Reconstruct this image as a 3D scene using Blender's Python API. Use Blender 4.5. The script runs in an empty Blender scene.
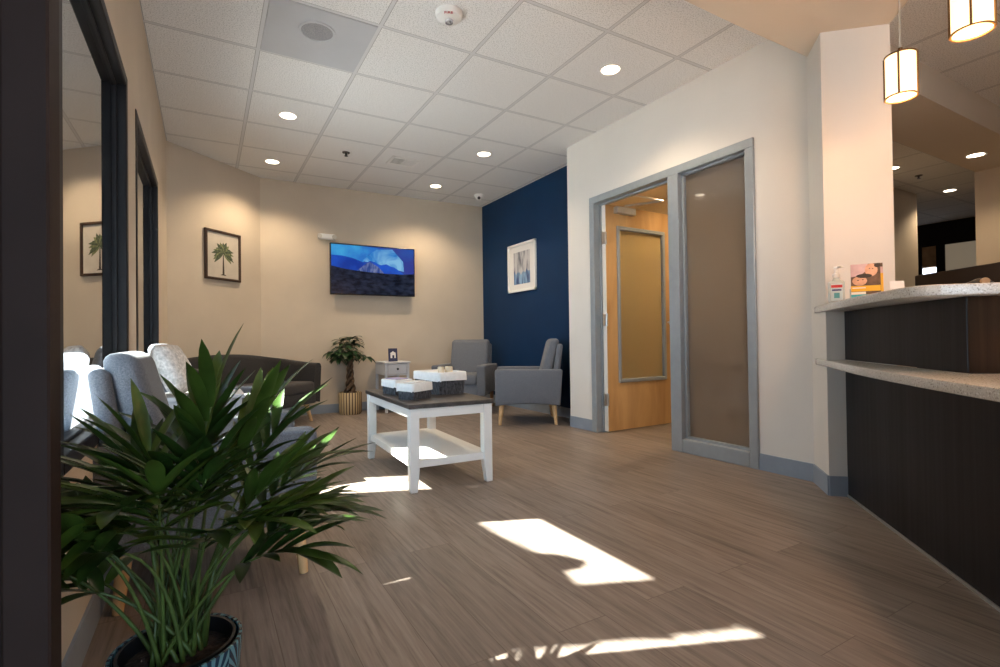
import bpy, bmesh, math, random
from mathutils import Vector, Matrix
PI = math.pi
C = bpy.context.scene.collection
rnd = random.Random(7)

# ------------------------------------------------------------------ materials
def new_mat(name):
    m = bpy.data.materials.new(name); m.use_nodes = True
    nt = m.node_tree
    b = nt.nodes.get('Principled BSDF')
    return m, nt, b

def mat(name, col, rough=.5, metal=0.0, var=0.0, vscale=20.0, bump=0.0, bscale=None, spec=.5, emit=None, estr=0.0,
        stretch=(1, 1, 1), sheen=0.0, coat=0.0):
    m, nt, b = new_mat(name)
    b.inputs['Base Color'].default_value = (*col, 1)
    b.inputs['Roughness'].default_value = rough
    b.inputs['Metallic'].default_value = metal
    b.inputs['Specular IOR Level'].default_value = spec
    if sheen: b.inputs['Sheen Weight'].default_value = sheen
    if coat:
        b.inputs['Coat Weight'].default_value = coat; b.inputs['Coat Roughness'].default_value = .1
    if emit:
        b.inputs['Emission Color'].default_value = (*emit, 1); b.inputs['Emission Strength'].default_value = estr
    tc = nt.nodes.new('ShaderNodeTexCoord'); mp = nt.nodes.new('ShaderNodeMapping')
    mp.inputs['Scale'].default_value = stretch
    nt.links.new(tc.outputs['Object'], mp.inputs['Vector'])
    nz = nt.nodes.new('ShaderNodeTexNoise'); nz.inputs['Scale'].default_value = vscale; nz.inputs['Detail'].default_value = 4
    nt.links.new(mp.outputs['Vector'], nz.inputs['Vector'])
    if var:
        mx = nt.nodes.new('ShaderNodeMix'); mx.data_type = 'RGBA'
        mx.inputs[6].default_value = (*[max(0, c*(1-var)) for c in col], 1)
        mx.inputs[7].default_value = (*[min(1, c*(1+var)) for c in col], 1)
        mr = nt.nodes.new('ShaderNodeMapRange'); mr.inputs[1].default_value = .34; mr.inputs[2].default_value = .66
        nt.links.new(nz.outputs['Fac'], mr.inputs[0]); nt.links.new(mr.outputs[0], mx.inputs[0]); nt.links.new(mx.outputs[2], b.inputs['Base Color'])
    if bump:
        n2 = nt.nodes.new('ShaderNodeTexNoise'); n2.inputs['Scale'].default_value = bscale or vscale; n2.inputs['Detail'].default_value = 3
        nt.links.new(mp.outputs['Vector'], n2.inputs['Vector'])
        bp = nt.nodes.new('ShaderNodeBump'); bp.inputs['Strength'].default_value = bump; bp.inputs['Distance'].default_value = .01
        nt.links.new(n2.outputs['Fac'], bp.inputs['Height']); nt.links.new(bp.outputs['Normal'], b.inputs['Normal'])
    return m

def math_node(nt, op, a, b=None, c=None):
    n = nt.nodes.new('ShaderNodeMath'); n.operation = op
    for i, v in enumerate((a, b, c)):
        if v is None: continue
        if isinstance(v, (int, float)): n.inputs[i].default_value = v
        else: nt.links.new(v, n.inputs[i])
    return n.outputs[0]

GX, GY, T = -.3082, 2.9431, .6096
def ceiling_tile_mat():
    m, nt, b = new_mat('acoustic_tile'); L = nt.links.new
    tc = nt.nodes.new('ShaderNodeTexCoord'); sp = nt.nodes.new('ShaderNodeSeparateXYZ'); L(tc.outputs['Object'], sp.inputs[0])
    def edge(o, off):
        f = math_node(nt, 'FRACT', math_node(nt, 'DIVIDE', math_node(nt, 'SUBTRACT', o, off - 10*T), T))
        return math_node(nt, 'MINIMUM', f, math_node(nt, 'SUBTRACT', 1.0, f))
    e = math_node(nt, 'MINIMUM', edge(sp.outputs[0], GX), edge(sp.outputs[1], GY))
    bar = math_node(nt, 'LESS_THAN', e, .0175)
    gap = math_node(nt, 'MULTIPLY', math_node(nt, 'LESS_THAN', e, .0225), math_node(nt, 'GREATER_THAN', e, .0175))
    nz = nt.nodes.new('ShaderNodeTexNoise'); nz.inputs['Scale'].default_value = 130; nz.inputs['Detail'].default_value = 2
    L(tc.outputs['Object'], nz.inputs['Vector'])
    rp = nt.nodes.new('ShaderNodeValToRGB')
    rp.color_ramp.elements[0].position = .36; rp.color_ramp.elements[0].color = (.60, .595, .59, 1)
    rp.color_ramp.elements[1].position = .50; rp.color_ramp.elements[1].color = (.84, .835, .83, 1)
    L(nz.outputs['Fac'], rp.inputs[0])
    mx = nt.nodes.new('ShaderNodeMix'); mx.data_type = 'RGBA'
    L(bar, mx.inputs[0]); L(rp.outputs[0], mx.inputs[6]); mx.inputs[7].default_value = (.66, .66, .67, 1)
    m2 = nt.nodes.new('ShaderNodeMix'); m2.data_type = 'RGBA'
    L(gap, m2.inputs[0]); L(mx.outputs[2], m2.inputs[6]); m2.inputs[7].default_value = (.34, .33, .32, 1)
    L(m2.outputs[2], b.inputs['Base Color']); b.inputs['Roughness'].default_value = .85
    bp = nt.nodes.new('ShaderNodeBump'); bp.inputs['Strength'].default_value = .35; bp.inputs['Distance'].default_value = .004
    L(math_node(nt, 'SUBTRACT', nz.outputs['Fac'], math_node(nt, 'MULTIPLY', bar, -.8)), bp.inputs['Height']); L(bp.outputs['Normal'], b.inputs['Normal'])
    return m

def floor_mat():
    m, nt, b = new_mat('vinyl_plank'); L = nt.links.new
    tc = nt.nodes.new('ShaderNodeTexCoord'); sp = nt.nodes.new('ShaderNodeSeparateXYZ'); L(tc.outputs['Object'], sp.inputs[0])
    cb = nt.nodes.new('ShaderNodeCombineXYZ'); L(sp.outputs[1], cb.inputs[0]); L(sp.outputs[0], cb.inputs[1])
    br = nt.nodes.new('ShaderNodeTexBrick'); L(cb.outputs[0], br.inputs['Vector'])
    br.inputs['Scale'].default_value = 1; br.inputs['Brick Width'].default_value = 1.22; br.inputs['Row Height'].default_value = .178
    br.inputs['Mortar Size'].default_value = .0012; br.inputs['Mortar Smooth'].default_value = .2; br.offset = .37
    br.inputs['Color1'].default_value = (.0, .0, .0, 1); br.inputs['Color2'].default_value = (1, 1, 1, 1); br.inputs['Mortar'].default_value = (.5, .5, .5, 1)
    mp = nt.nodes.new('ShaderNodeMapping'); mp.inputs['Scale'].default_value = (1.3, 22, 1); L(cb.outputs[0], mp.inputs[0])
    off = nt.nodes.new('ShaderNodeVectorMath'); off.operation = 'ADD'; L(mp.outputs[0], off.inputs[0])
    sc = nt.nodes.new('ShaderNodeVectorMath'); sc.operation = 'SCALE'; L(br.outputs['Color'], sc.inputs[0]); sc.inputs[3].default_value = 37
    L(sc.outputs[0], off.inputs[1])
    n1 = nt.nodes.new('ShaderNodeTexNoise'); n1.inputs['Scale'].default_value = 1.6; n1.inputs['Detail'].default_value = 6; n1.inputs['Distortion'].default_value = 1.3
    L(off.outputs[0], n1.inputs['Vector'])
    n2 = nt.nodes.new('ShaderNodeTexNoise'); n2.inputs['Scale'].default_value = 9; n2.inputs['Detail'].default_value = 3
    L(off.outputs[0], n2.inputs['Vector'])
    f = math_node(nt, 'ADD', math_node(nt, 'MULTIPLY', n1.outputs['Fac'], .75), math_node(nt, 'MULTIPLY', n2.outputs['Fac'], .25))
    rp = nt.nodes.new('ShaderNodeValToRGB')
    for i, (p, c) in enumerate(((.30, (.112, .088, .074)), (.70, (.290, .240, .206)))):
        rp.color_ramp.elements[i].position = p; rp.color_ramp.elements[i].color = (*c, 1)
    e = rp.color_ramp.elements.new(.47); e.color = (.205, .166, .141, 1)
    L(f, rp.inputs[0])
    hs = nt.nodes.new('ShaderNodeHueSaturation'); L(rp.outputs[0], hs.inputs['Color'])
    sepb = nt.nodes.new('ShaderNodeSeparateColor'); L(br.outputs['Color'], sepb.inputs[0])
    L(math_node(nt, 'ADD', .86, math_node(nt, 'MULTIPLY', sepb.outputs[0], .26)), hs.inputs['Value'])
    mx = nt.nodes.new('ShaderNodeMix'); mx.data_type = 'RGBA'; L(br.outputs['Fac'], mx.inputs[0]); L(hs.outputs[0], mx.inputs[6])
    mx.inputs[7].default_value = (.11, .08, .065, 1)
    L(mx.outputs[2], b.inputs['Base Color']); b.inputs['Roughness'].default_value = .42; b.inputs['Specular IOR Level'].default_value = .35
    bp = nt.nodes.new('ShaderNodeBump'); bp.inputs['Strength'].default_value = .12; bp.inputs['Distance'].default_value = .003
    L(n2.outputs['Fac'], bp.inputs['Height']); L(bp.outputs['Normal'], b.inputs['Normal'])
    return m

def wood_mat(name, c0, c1, axis=2, scale=14, rough=.45, across=1.0, along=.06):
    m, nt, b = new_mat(name); L = nt.links.new
    tc = nt.nodes.new('ShaderNodeTexCoord'); mp = nt.nodes.new('ShaderNodeMapping')
    s = [across]*3; s[axis] = along; mp.inputs['Scale'].default_value = s
    L(tc.outputs['Object'], mp.inputs[0])
    nz = nt.nodes.new('ShaderNodeTexNoise'); nz.inputs['Scale'].default_value = scale; nz.inputs['Detail'].default_value = 5; nz.inputs['Distortion'].default_value = .6
    L(mp.outputs[0], nz.inputs['Vector'])
    rp = nt.nodes.new('ShaderNodeValToRGB')
    rp.color_ramp.elements[0].position = .32; rp.color_ramp.elements[0].color = (*c0, 1)
    rp.color_ramp.elements[1].position = .68; rp.color_ramp.elements[1].color = (*c1, 1)
    L(nz.outputs['Fac'], rp.inputs[0]); L(rp.outputs[0], b.inputs['Base Color'])
    b.inputs['Roughness'].default_value = rough
    bp = nt.nodes.new('ShaderNodeBump'); bp.inputs['Strength'].default_value = .1; bp.inputs['Distance'].default_value = .003
    L(nz.outputs['Fac'], bp.inputs['Height']); L(bp.outputs['Normal'], b.inputs['Normal'])
    return m

def glass_mat(name, tint=(.9, .93, .92), refl0=.08, refl1=1.0, power=.0):
    """window glazing: see-through head on, mirror-like at a grazing angle"""
    m, nt, b = new_mat(name); L = nt.links.new
    nt.nodes.remove(b); out = nt.nodes['Material Output']
    tr = nt.nodes.new('ShaderNodeBsdfTransparent'); tr.inputs[0].default_value = (*tint, 1)
    gl = nt.nodes.new('ShaderNodeBsdfGlossy'); gl.inputs['Roughness'].default_value = .01; gl.inputs[0].default_value = (.74, .75, .76, 1)
    lw = nt.nodes.new('ShaderNodeLayerWeight'); lw.inputs[0].default_value = .5
    rp = nt.nodes.new('ShaderNodeMapRange'); L(lw.outputs['Facing'], rp.inputs[0])
    rp.inputs[1].default_value = .25; rp.inputs[2].default_value = .85; rp.inputs[3].default_value = refl0; rp.inputs[4].default_value = refl1
    mx = nt.nodes.new('ShaderNodeMixShader'); L(rp.outputs[0], mx.inputs[0]); L(tr.outputs[0], mx.inputs[1]); L(gl.outputs[0], mx.inputs[2])
    L(mx.outputs[0], out.inputs[0])
    return m

def frosted_mat(name, col=(.80, .72, .62), clear=.12, refl=.10):
    m, nt, b = new_mat(name); L = nt.links.new
    nt.nodes.remove(b); out = nt.nodes['Material Output']
    tl = nt.nodes.new('ShaderNodeBsdfTranslucent'); tl.inputs[0].default_value = (*col, 1)
    df = nt.nodes.new('ShaderNodeBsdfDiffuse'); df.inputs[0].default_value = (*[c*.45 for c in col], 1)
    a = nt.nodes.new('ShaderNodeMixShader'); a.inputs[0].default_value = .35; L(tl.outputs[0], a.inputs[1]); L(df.outputs[0], a.inputs[2])
    tr = nt.nodes.new('ShaderNodeBsdfTransparent'); tr.inputs[0].default_value = (*col, 1)
    c = nt.nodes.new('ShaderNodeMixShader'); c.inputs[0].default_value = clear; L(a.outputs[0], c.inputs[1]); L(tr.outputs[0], c.inputs[2])
    gl = nt.nodes.new('ShaderNodeBsdfGlossy'); gl.inputs['Roughness'].default_value = .05
    lw = nt.nodes.new('ShaderNodeLayerWeight'); lw.inputs[0].default_value = .35
    rp = nt.nodes.new('ShaderNodeMapRange'); L(lw.outputs['Fresnel'], rp.inputs[0]); rp.inputs[3].default_value = refl*.4; rp.inputs[4].default_value = 1
    mx = nt.nodes.new('ShaderNodeMixShader'); L(rp.outputs[0], mx.inputs[0]); L(c.outputs[0], mx.inputs[1]); L(gl.outputs[0], mx.inputs[2])
    L(mx.outputs[0], out.inputs[0])
    return m

def fabric(name, col, var=.25, scale=260):
    return mat(name, col, rough=.95, var=var, vscale=scale, bump=.35, bscale=420, spec=.15, sheen=.15)

def speckle_mat(name, base, dark, light):
    m, nt, b = new_mat(name); L = nt.links.new
    tc = nt.nodes.new('ShaderNodeTexCoord')
    nz = nt.nodes.new('ShaderNodeTexNoise'); nz.inputs['Scale'].default_value = 190; nz.inputs['Detail'].default_value = 2; L(tc.outputs['Object'], nz.inputs['Vector'])
    rp = nt.nodes.new('ShaderNodeValToRGB'); E_ = rp.color_ramp.elements
    E_[0].position = .33; E_[0].color = (*dark, 1); E_[1].position = .42; E_[1].color = (*base, 1)
    e = E_.new(.60); e.color = (*base, 1); e = E_.new(.68); e.color = (*light, 1)
    L(nz.outputs['Fac'], rp.inputs[0]); L(rp.outputs[0], b.inputs['Base Color'])
    b.inputs['Roughness'].default_value = .18
    return m

M = {}
M['wall'] = mat('painted_wall', (.585, .495, .39), rough=.75, var=.03, vscale=3, bump=.06, bscale=160)
M['wall_white'] = mat('painted_wall_pale', (.70, .665, .62), rough=.7, var=.02, vscale=3, bump=.06, bscale=160)
M['wall_navy'] = mat('painted_wall_navy', (.001, .026, .082), rough=.6, spec=.25, var=.05, vscale=3, bump=.06, bscale=160)
M['soffit'] = mat('painted_soffit', (.62, .54, .45), rough=.75, bump=.05, bscale=160)
M['wall_dark'] = mat('painted_wall_black', (.006, .006, .009), rough=.9, var=.1, vscale=3)
M['tile'] = ceiling_tile_mat()
M['floor'] = floor_mat()
M['base'] = mat('vinyl_baseboard', (.25, .295, .36), rough=.45, var=.05, vscale=8)
M['bronze'] = mat('bronze_frame', (.0085, .0075, .0078), rough=.45, var=.1, vscale=5, spec=.16)
M['bronze_post'] = mat('bronze_post', (.030, .020, .018), rough=.6, spec=.10, var=.12, vscale=4)
M['glass'] = glass_mat('window_glass')
M['frost'] = frosted_mat('frosted_glass', (.64, .56, .47), clear=.10, refl=.10)
M['frost_lite'] = frosted_mat('frosted_glass_lite', (.85, .72, .46), clear=.04, refl=.05)
M['alu'] = mat('grey_door_frame', (.29, .325, .355), rough=.4, metal=.2, var=.03)
M['steel'] = mat('brushed_steel', (.62, .64, .66), rough=.3, metal=.9)
M['door_wood'] = wood_mat('maple_veneer', (.42, .24, .09), (.60, .37, .165), axis=2, scale=7, along=.18, rough=.35)
M['door_edge'] = mat('pale_door_edge', (.75, .70, .62), rough=.5)
M['fab_grey'] = fabric('grey_tweed', (.150, .160, .182))
M['fab_dark'] = fabric('charcoal_tweed', (.028, .0265, .028))
M['fab_dark_seat'] = fabric('charcoal_seat_tweed', (.055, .050, .050))
M['leg'] = wood_mat('beech_leg', (.55, .33, .15), (.72, .47, .24), axis=2, scale=20, along=.1)
M['leg_brown'] = wood_mat('brown_leg', (.30, .15, .06), (.42, .22, .10), axis=2, scale=20, along=.1)
M['white'] = mat('white_lacquer', (.80, .79, .76), rough=.35, var=.02, vscale=6)
M['white_matte'] = mat('white_plastic', (.82, .81, .79), rough=.5)
M['grey_white'] = mat('pale_grey_lacquer', (.56, .57, .60), rough=.4, var=.03, vscale=6)
M['top_grey'] = wood_mat('grey_wood_top', (.030, .026, .025), (.078, .066, .060), axis=1, scale=16, along=.08, rough=.4)
M['knob'] = mat('black_knob', (.01, .01, .012), rough=.3)
M['wicker'] = mat('dark_wicker', (.052, .054, .062), rough=.7, var=.75, vscale=90, bump=1.0, bscale=90, stretch=(1.2, 1.2, .45))
M['linen'] = mat('white_linen', (.82, .81, .79), rough=.9, var=.04, vscale=40, bump=.3, bscale=60)
M['candle'] = mat('cream_wax', (.74, .62, .44), rough=.5, var=.06, vscale=30)
M['paper'] = mat('paper_white', (.74, .72, .70), rough=.6)
M['navy_card'] = mat('navy_card', (.012, .018, .07), rough=.4)
M['lilac'] = mat('lilac_print', (.42, .36, .52), rough=.6)
M['leaf'] = mat('palm_leaf', (.026, .060, .010), rough=.36, var=.45, vscale=9, spec=.4)
M['leaf_light'] = mat('palm_leaf_light', (.055, .098, .014), rough=.36, var=.4, vscale=9, spec=.4)
M['leaf_dark'] = mat('glossy_dark_leaf', (.016, .048, .014), rough=.35, var=.4, vscale=12)
M['stem'] = mat('green_stem', (.062, .095, .018), rough=.5, var=.4, vscale=14)
M['trunk'] = mat('brown_trunk', (.10, .06, .032), rough=.8, var=.4, vscale=30, bump=.6, bscale=50)
M['soil'] = mat('potting_soil', (.030, .014, .009), rough=.95, var=.8, vscale=70, bump=1.0, bscale=60)
M['black_plastic'] = mat('black_plastic', (.008, .008, .009), rough=.35)
M['tv_frame'] = mat('tv_bezel', (.006, .006, .007), rough=.25)
M['pic_dark'] = wood_mat('dark_picture_frame', (.030, .015, .008), (.065, .032, .015), axis=2, scale=30)
M['quartz'] = speckle_mat('speckled_quartz', (.60, .585, .56), (.30, .28, .25), (.78, .77, .76))
M['lam'] = wood_mat('charcoal_laminate', (.007, .0065, .008), (.022, .0205, .023), axis=2, scale=34, along=.02, rough=.42)
M['lam'].node_tree.nodes['Principled BSDF'].inputs['Specular IOR Level'].default_value = .22
M['lam_warm_lit'] = wood_mat('warm_lit_laminate', (.022, .0105, .005), (.046, .022, .010), axis=2, scale=34, along=.02, rough=.7)  # charcoal laminate again, with warm lamp light put into the colour
M['lam_warm_lit'].node_tree.nodes['Principled BSDF'].inputs['Specular IOR Level'].default_value = .1
M['brass'] = mat('bronze_band', (.16, .095, .045), rough=.4, metal=.7)
M['shade'] = mat('lamp_shade', (.85, .72, .5), rough=.6, emit=(1.0, .70, .38), estr=1.15)
M['shade_glow'] = mat('lamp_diffuser', (.9, .85, .7), rough=.6, emit=(1.0, .83, .58), estr=1.7)
M['lens'] = mat('downlight_lens', (.9, .9, .85), rough=.5, emit=(1.0, .83, .62), estr=6.0)
M['grille'] = mat('speaker_grille', (.30, .30, .32), rough=.5, var=.3, vscale=200)
M['panel_grey'] = mat('grey_ceiling_panel', (.50, .51, .54), rough=.4, var=.03, vscale=3)
M['vent_dark'] = mat('vent_shadow', (.05, .05, .05), rough=.8)
M['red'] = mat('red_print', (.55, .03, .04), rough=.5)
M['asphalt'] = mat('exterior_asphalt', (.36, .36, .37), rough=.9, var=.2, vscale=3)
M['blocker'] = mat('blocker_dark', (.055, .045, .038), rough=.9, var=.1, vscale=2)  # dark colour of the added blockers outside the windows

# ------------------------------------------------------------------ object helpers
def tag(o, label=None, cat=None, group=None, kind=None):
    if label: o['label'] = label
    if cat: o['category'] = cat
    if group: o['group'] = group
    if kind: o['kind'] = kind
    return o

def empty(name, loc=(0, 0, 0), rz=0, label=None, cat=None, group=None):
    o = bpy.data.objects.new(name, None); C.objects.link(o); o.empty_display_size = .05
    o.location = loc; o.rotation_euler = (0, 0, rz)
    return tag(o, label, cat, group)

class MB:
    """collects shapes; build() links them as ONE mesh object"""
    def __init__(s): s.bm = bmesh.new(); s.mi = 0
    def _take(s, b2, mi=None):
        me = bpy.data.meshes.new('t'); b2.to_mesh(me); b2.free()
        n0 = len(s.bm.faces); s.bm.from_mesh(me); bpy.data.meshes.remove(me)
        s.bm.faces.ensure_lookup_table()
        if mi is not None:
            for f in s.bm.faces[n0:]: f.material_index = mi
        return s
    def box(s, x0, x1, y0, y1, z0, z1, r=0, seg=2, rot=None, mi=0):
        b = bmesh.new(); bmesh.ops.create_cube(b, size=1)
        c = Vector(((x0+x1)/2, (y0+y1)/2, (z0+z1)/2))
        for v in b.verts: v.co = Vector((v.co.x*abs(x1-x0), v.co.y*abs(y1-y0), v.co.z*abs(z1-z0)))
        if r: bmesh.ops.bevel(b, geom=b.edges[:], offset=min(r, .49*min(abs(x1-x0), abs(y1-y0), abs(z1-z0))), segments=seg, profile=.5, affect='EDGES')
        for v in b.verts: v.co = (rot @ v.co if rot else v.co) + c
        return s._take(b, mi)
    def prism(s, pts, z0, z1, mi=0, r=0, seg=2):
        b = bmesh.new()
        lo = [b.verts.new((p[0], p[1], z0)) for p in pts]; hi = [b.verts.new((p[0], p[1], z1)) for p in pts]
        n = len(pts); b.faces.new(lo[::-1]); b.faces.new(hi)
        for i in range(n): b.faces.new((lo[i], lo[(i+1) % n], hi[(i+1) % n], hi[i]))
        bmesh.ops.recalc_face_normals(b, faces=b.faces[:])
        if r: bmesh.ops.bevel(b, geom=b.edges[:], offset=r, segments=seg, profile=.5, affect='EDGES')
        return s._take(b, mi)
    def extr(s, pts, y0, y1, r=0, seg=2, mi=0):
        """profile in x,z extruded along y"""
        b = bmesh.new()
        lo = [b.verts.new((p[0], y0, p[1])) for p in pts]; hi = [b.verts.new((p[0], y1, p[1])) for p in pts]
        n = len(pts); b.faces.new(lo); b.faces.new(hi[::-1])
        for i in range(n): b.faces.new((lo[i], hi[i], hi[(i+1) % n], lo[(i+1) % n]))
        bmesh.ops.recalc_face_normals(b, faces=b.faces[:])
        if r: bmesh.ops.bevel(b, geom=b.edges[:], offset=r, segments=seg, profile=.5, affect='EDGES')
        return s._take(b, mi)
    def tube(s, path, rad, seg=10, mi=0, cap=True):
        b = bmesh.new(); rings = []
        n = len(path); path = [Vector(p) for p in path]
        for i, p in enumerate(path):
            t = (path[min(i+1, n-1)] - path[max(i-1, 0)]).normalized()
            a = t.orthogonal().normalized() if i == 0 else (a - t*a.dot(t)).normalized()
            c = t.cross(a); rr = rad[i] if isinstance(rad, (list, tuple)) else rad
            rings.append([b.verts.new(p + (a*math.cos(k*2*PI/seg) + c*math.sin(k*2*PI/seg))*rr) for k in range(seg)])
        for i in range(n-1):
            for k in range(seg):
                b.faces.new((rings[i][k], rings[i][(k+1) % seg], rings[i+1][(k+1) % seg], rings[i+1][k]))
        if cap: b.faces.new(rings[0][::-1]); b.faces.new(rings[-1])
        return s._take(b, mi)
    def lathe(s, prof, seg=32, c=(0, 0, 0), mi=0, cap=True, ripple=0, nr=0):
        b = bmesh.new(); rings = []
        for (r, z) in prof:
            rings.append([b.verts.new((c[0] + r*(1+ripple*math.cos(nr*2*PI*k/seg))*math.cos(2*PI*k/seg), c[1] + r*(1+ripple*math.cos(nr*2*PI*k/seg))*math.sin(2*PI*k/seg), c[2]+z)) for k in range(seg)])
        for i in range(len(prof)-1):
            for k in range(seg):
                b.faces.new((rings[i][k], rings[i][(k+1) % seg], rings[i+1][(k+1) % seg], rings[i+1][k]))
        if cap: b.faces.new(rings[0][::-1]); b.faces.new(rings[-1])
        return s._take(b, mi)
    def poly(s, pts, mi=0):
        vs = [s.bm.verts.new(p) for p in pts]; f = s.bm.faces.new(vs); f.material_index = mi; return s
    def grid(s, rows, mi=0):
        vv = [[s.bm.verts.new(p) for p in r] for r in rows]
        for i in range(len(vv)-1):
            for j in range(len(vv[0])-1):
                f = s.bm.faces.new((vv[i][j], vv[i][j+1], vv[i+1][j+1], vv[i+1][j])); f.material_index = mi
        return s
    def build(s, name, mats, parent=None, smooth=False, sub=0, loc=None, rz=None, solid=0, recalc=False):
        if recalc: bmesh.ops.recalc_face_normals(s.bm, faces=s.bm.faces[:])
        me = bpy.data.meshes.new(name); s.bm.to_mesh(me); s.bm.free()
        o = bpy.data.objects.new(name, me); C.objects.link(o)
        for m in (mats if isinstance(mats, (list, tuple)) else [mats]): me.materials.append(m)
        if smooth:
            for p in me.polygons: p.use_smooth = True
            if smooth != 'all':
                try: me.set_sharp_from_angle(angle=math.radians(40))
                except Exception: pass
        if solid:
            md = o.modifiers.new('solid', 'SOLIDIFY'); md.thickness = solid; md.offset = 0
        if sub:
            md = o.modifiers.new('sub', 'SUBSURF'); md.levels = sub; md.render_levels = sub
        if parent: o.parent = parent
        if loc is not None: o.location = loc
        if rz is not None: o.rotation_euler = (0, 0, rz)
        return o

def struct(name, mb, m, parent=None, label=None, smooth=False):
    o = mb.build(name, m, parent, smooth=smooth)
    if parent is None: o['kind'] = 'structure'
    if label: o['label'] = label
    return o

def copy_tree(o, parent=None):
    c = o.copy(); C.objects.link(c)
    if parent: c.parent = parent
    for ch in list(o.children): copy_tree(ch, c)
    return c

# ------------------------------------------------------------------ room shell
CZ, SZ = 2.7227, 2.49
LX, BY, DX, NX = -.30, 6.335, 3.08, 3.39
R2 = math.sqrt(2)
def sd(s, d): return ((s+d)/R2, (s-d)/R2)          # along / across the 45 degree reception front

struct('floor', MB().box(-.45, 11.2, -2.4, 6.5, -.12, 0), M['floor'])
struct('ceiling', MB().box(-.45, 11.2, -2.4, 6.5, CZ, CZ+.1), M['tile'])

W1 = (1.55, 2.80, .55, 2.04)       # window 1: y0 y1 z0 z1
W2 = (3.14, 4.50, .55, 2.04)
wl = MB()
def wall_left_seg(y0, y1, z0, z1): wl.box(LX-.15, LX, y0, y1, z0, z1)
wall_left_seg(-2.4, W1[0], 0, CZ); wall_left_seg(W1[1], W2[0], 0, CZ); wall_left_seg(W2[1], 5.62, 0, CZ)
for w in (W1, W2):
    wall_left_seg(w[0], w[1], 0, w[2]); wall_left_seg(w[0], w[1], w[3], CZ)
struct('wall_left', wl, M['wall'])
da, db = Vector((-.303, 5.563)), Vector((.545, BY))
dt = (db-da).normalized(); dn = Vector((dt.y, -dt.x))          # dn points into the room
struct('wall_diagonal', MB().prism([da - dt*.1, db + dt*.1, db + dt*.1 - dn*.15, da - dt*.1 - dn*.15], 0, CZ), M['wall'])
struct('wall_back', MB().box(.40, NX+.1, BY, BY+.15, 0, CZ), M['wall'])
struct('wall_navy', MB().box(NX, NX+.1, 3.90, BY+.02, 0, CZ), M['wall_navy'])

# the pale wall with the door opening, its return and the splayed end
DO = (2.03, 3.63, 2.13)
wd = MB()
wd.box(DX, DX+.12, DO[1], 3.98, 0, CZ); wd.box(DX+.12, NX+.1, 3.87, 3.98, 0, CZ)
wd.box(DX, DX+.12, DO[0], DO[1], DO[2], CZ)
p_a, p_b = (3.065, 1.665), (2.885, 1.498)
wd.prism([(DX, DO[0]), (DX, 1.68), p_a, p_b, (3.125, 1.275), (3.34, 1.50), (DX+.12, 1.80), (DX+.12, DO[0])], 0, CZ)
struct('wall_right', wd, M['wall_white'])

# dropped soffit over the entrance
sf = MB()
sf.prism([(-.45, 1.665), (1.4, 1.667), (2.4, 1.675), (3.07, 1.668), p_b, (3.125, 1.275), sd(.2, 1.29), (1.0, -2.4), (-.45, -2.4)], SZ, CZ-.001)
struct('ceiling_soffit', sf, M['soffit'])

# baseboards
def bb(name, pts, h=.105, t=.008):
    m = MB()
    for a, b in zip(pts[:-1], pts[1:]):
        a, b = Vector(a), Vector(b); d = (b-a).normalized(); n = Vector((d.y, -d.x))
        m.prism([a - d*.0, b + d*.0, b + n*t, a + n*t], 0, h)
    return struct(name, m, M['base'])
bb('baseboard_left', [(LX, -1.0), (LX, 5.562)])
bb('baseboard_back', [(da.x, da.y), (db.x, db.y), (NX, BY)])
bb('baseboard_navy', [(NX, BY), (NX, 3.98), (DX, 3.98), (DX, DO[1]+.005)])
bb('baseboard_right', [(DX, DO[0]-.005), (DX, 1.68), p_a, p_b, (2.958, 1.432)])

# windows in the left wall
def window(name, w):
    y0, y1, z0, z1 = w
    t = empty(name, (LX, (y0+y1)/2, z0)); t['kind'] = 'structure'
    t.location = (0, 0, 0)
    f = MB(); e = .04
    x0, x1 = LX-.11, LX+.005
    for (a, b, c, d) in ((y0-.008, y0+e, z0-.008, z1+.008), (y1-e, y1+.008, z0-.008, z1+.008), (y0+e, y1-e, z0-.008, z0+e), (y0+e, y1-e, z1-e, z1+.008)):
        f.box(x0, x1, a, b, c, d, r=.004, seg=1)
    k = .012                                              # inner glazing stop
    for (a, b, c, d) in ((y0+e, y0+e+k, z0+e, z1-e), (y1-e-k, y1-e, z0+e, z1-e), (y0+e+k, y1-e-k, z0+e, z0+e+k), (y0+e+k, y1-e-k, z1-e-k, z1-e)):
        f.box(LX-.06, LX-.03, a, b, c, d, r=.002, seg=1)
    f.build('window_frame', M['bronze'], t)
    MB().box(LX-.046, LX-.040, y0+e, y1-e, z0+e, z1-e).build('glass_pane', M['glass'], t)
    return t
window('window_1', W1); window('window_2', W2)

# dark post of the entrance frame, close to the camera
tp = MB(); tp.box(-.232, -.182, .90, .962, 0, SZ, r=.003, seg=1); tp.box(-.30, -.232, .90, .955, 0, SZ, r=.003, seg=1)
struct('trim_1', tp, M['bronze_post'])

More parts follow.
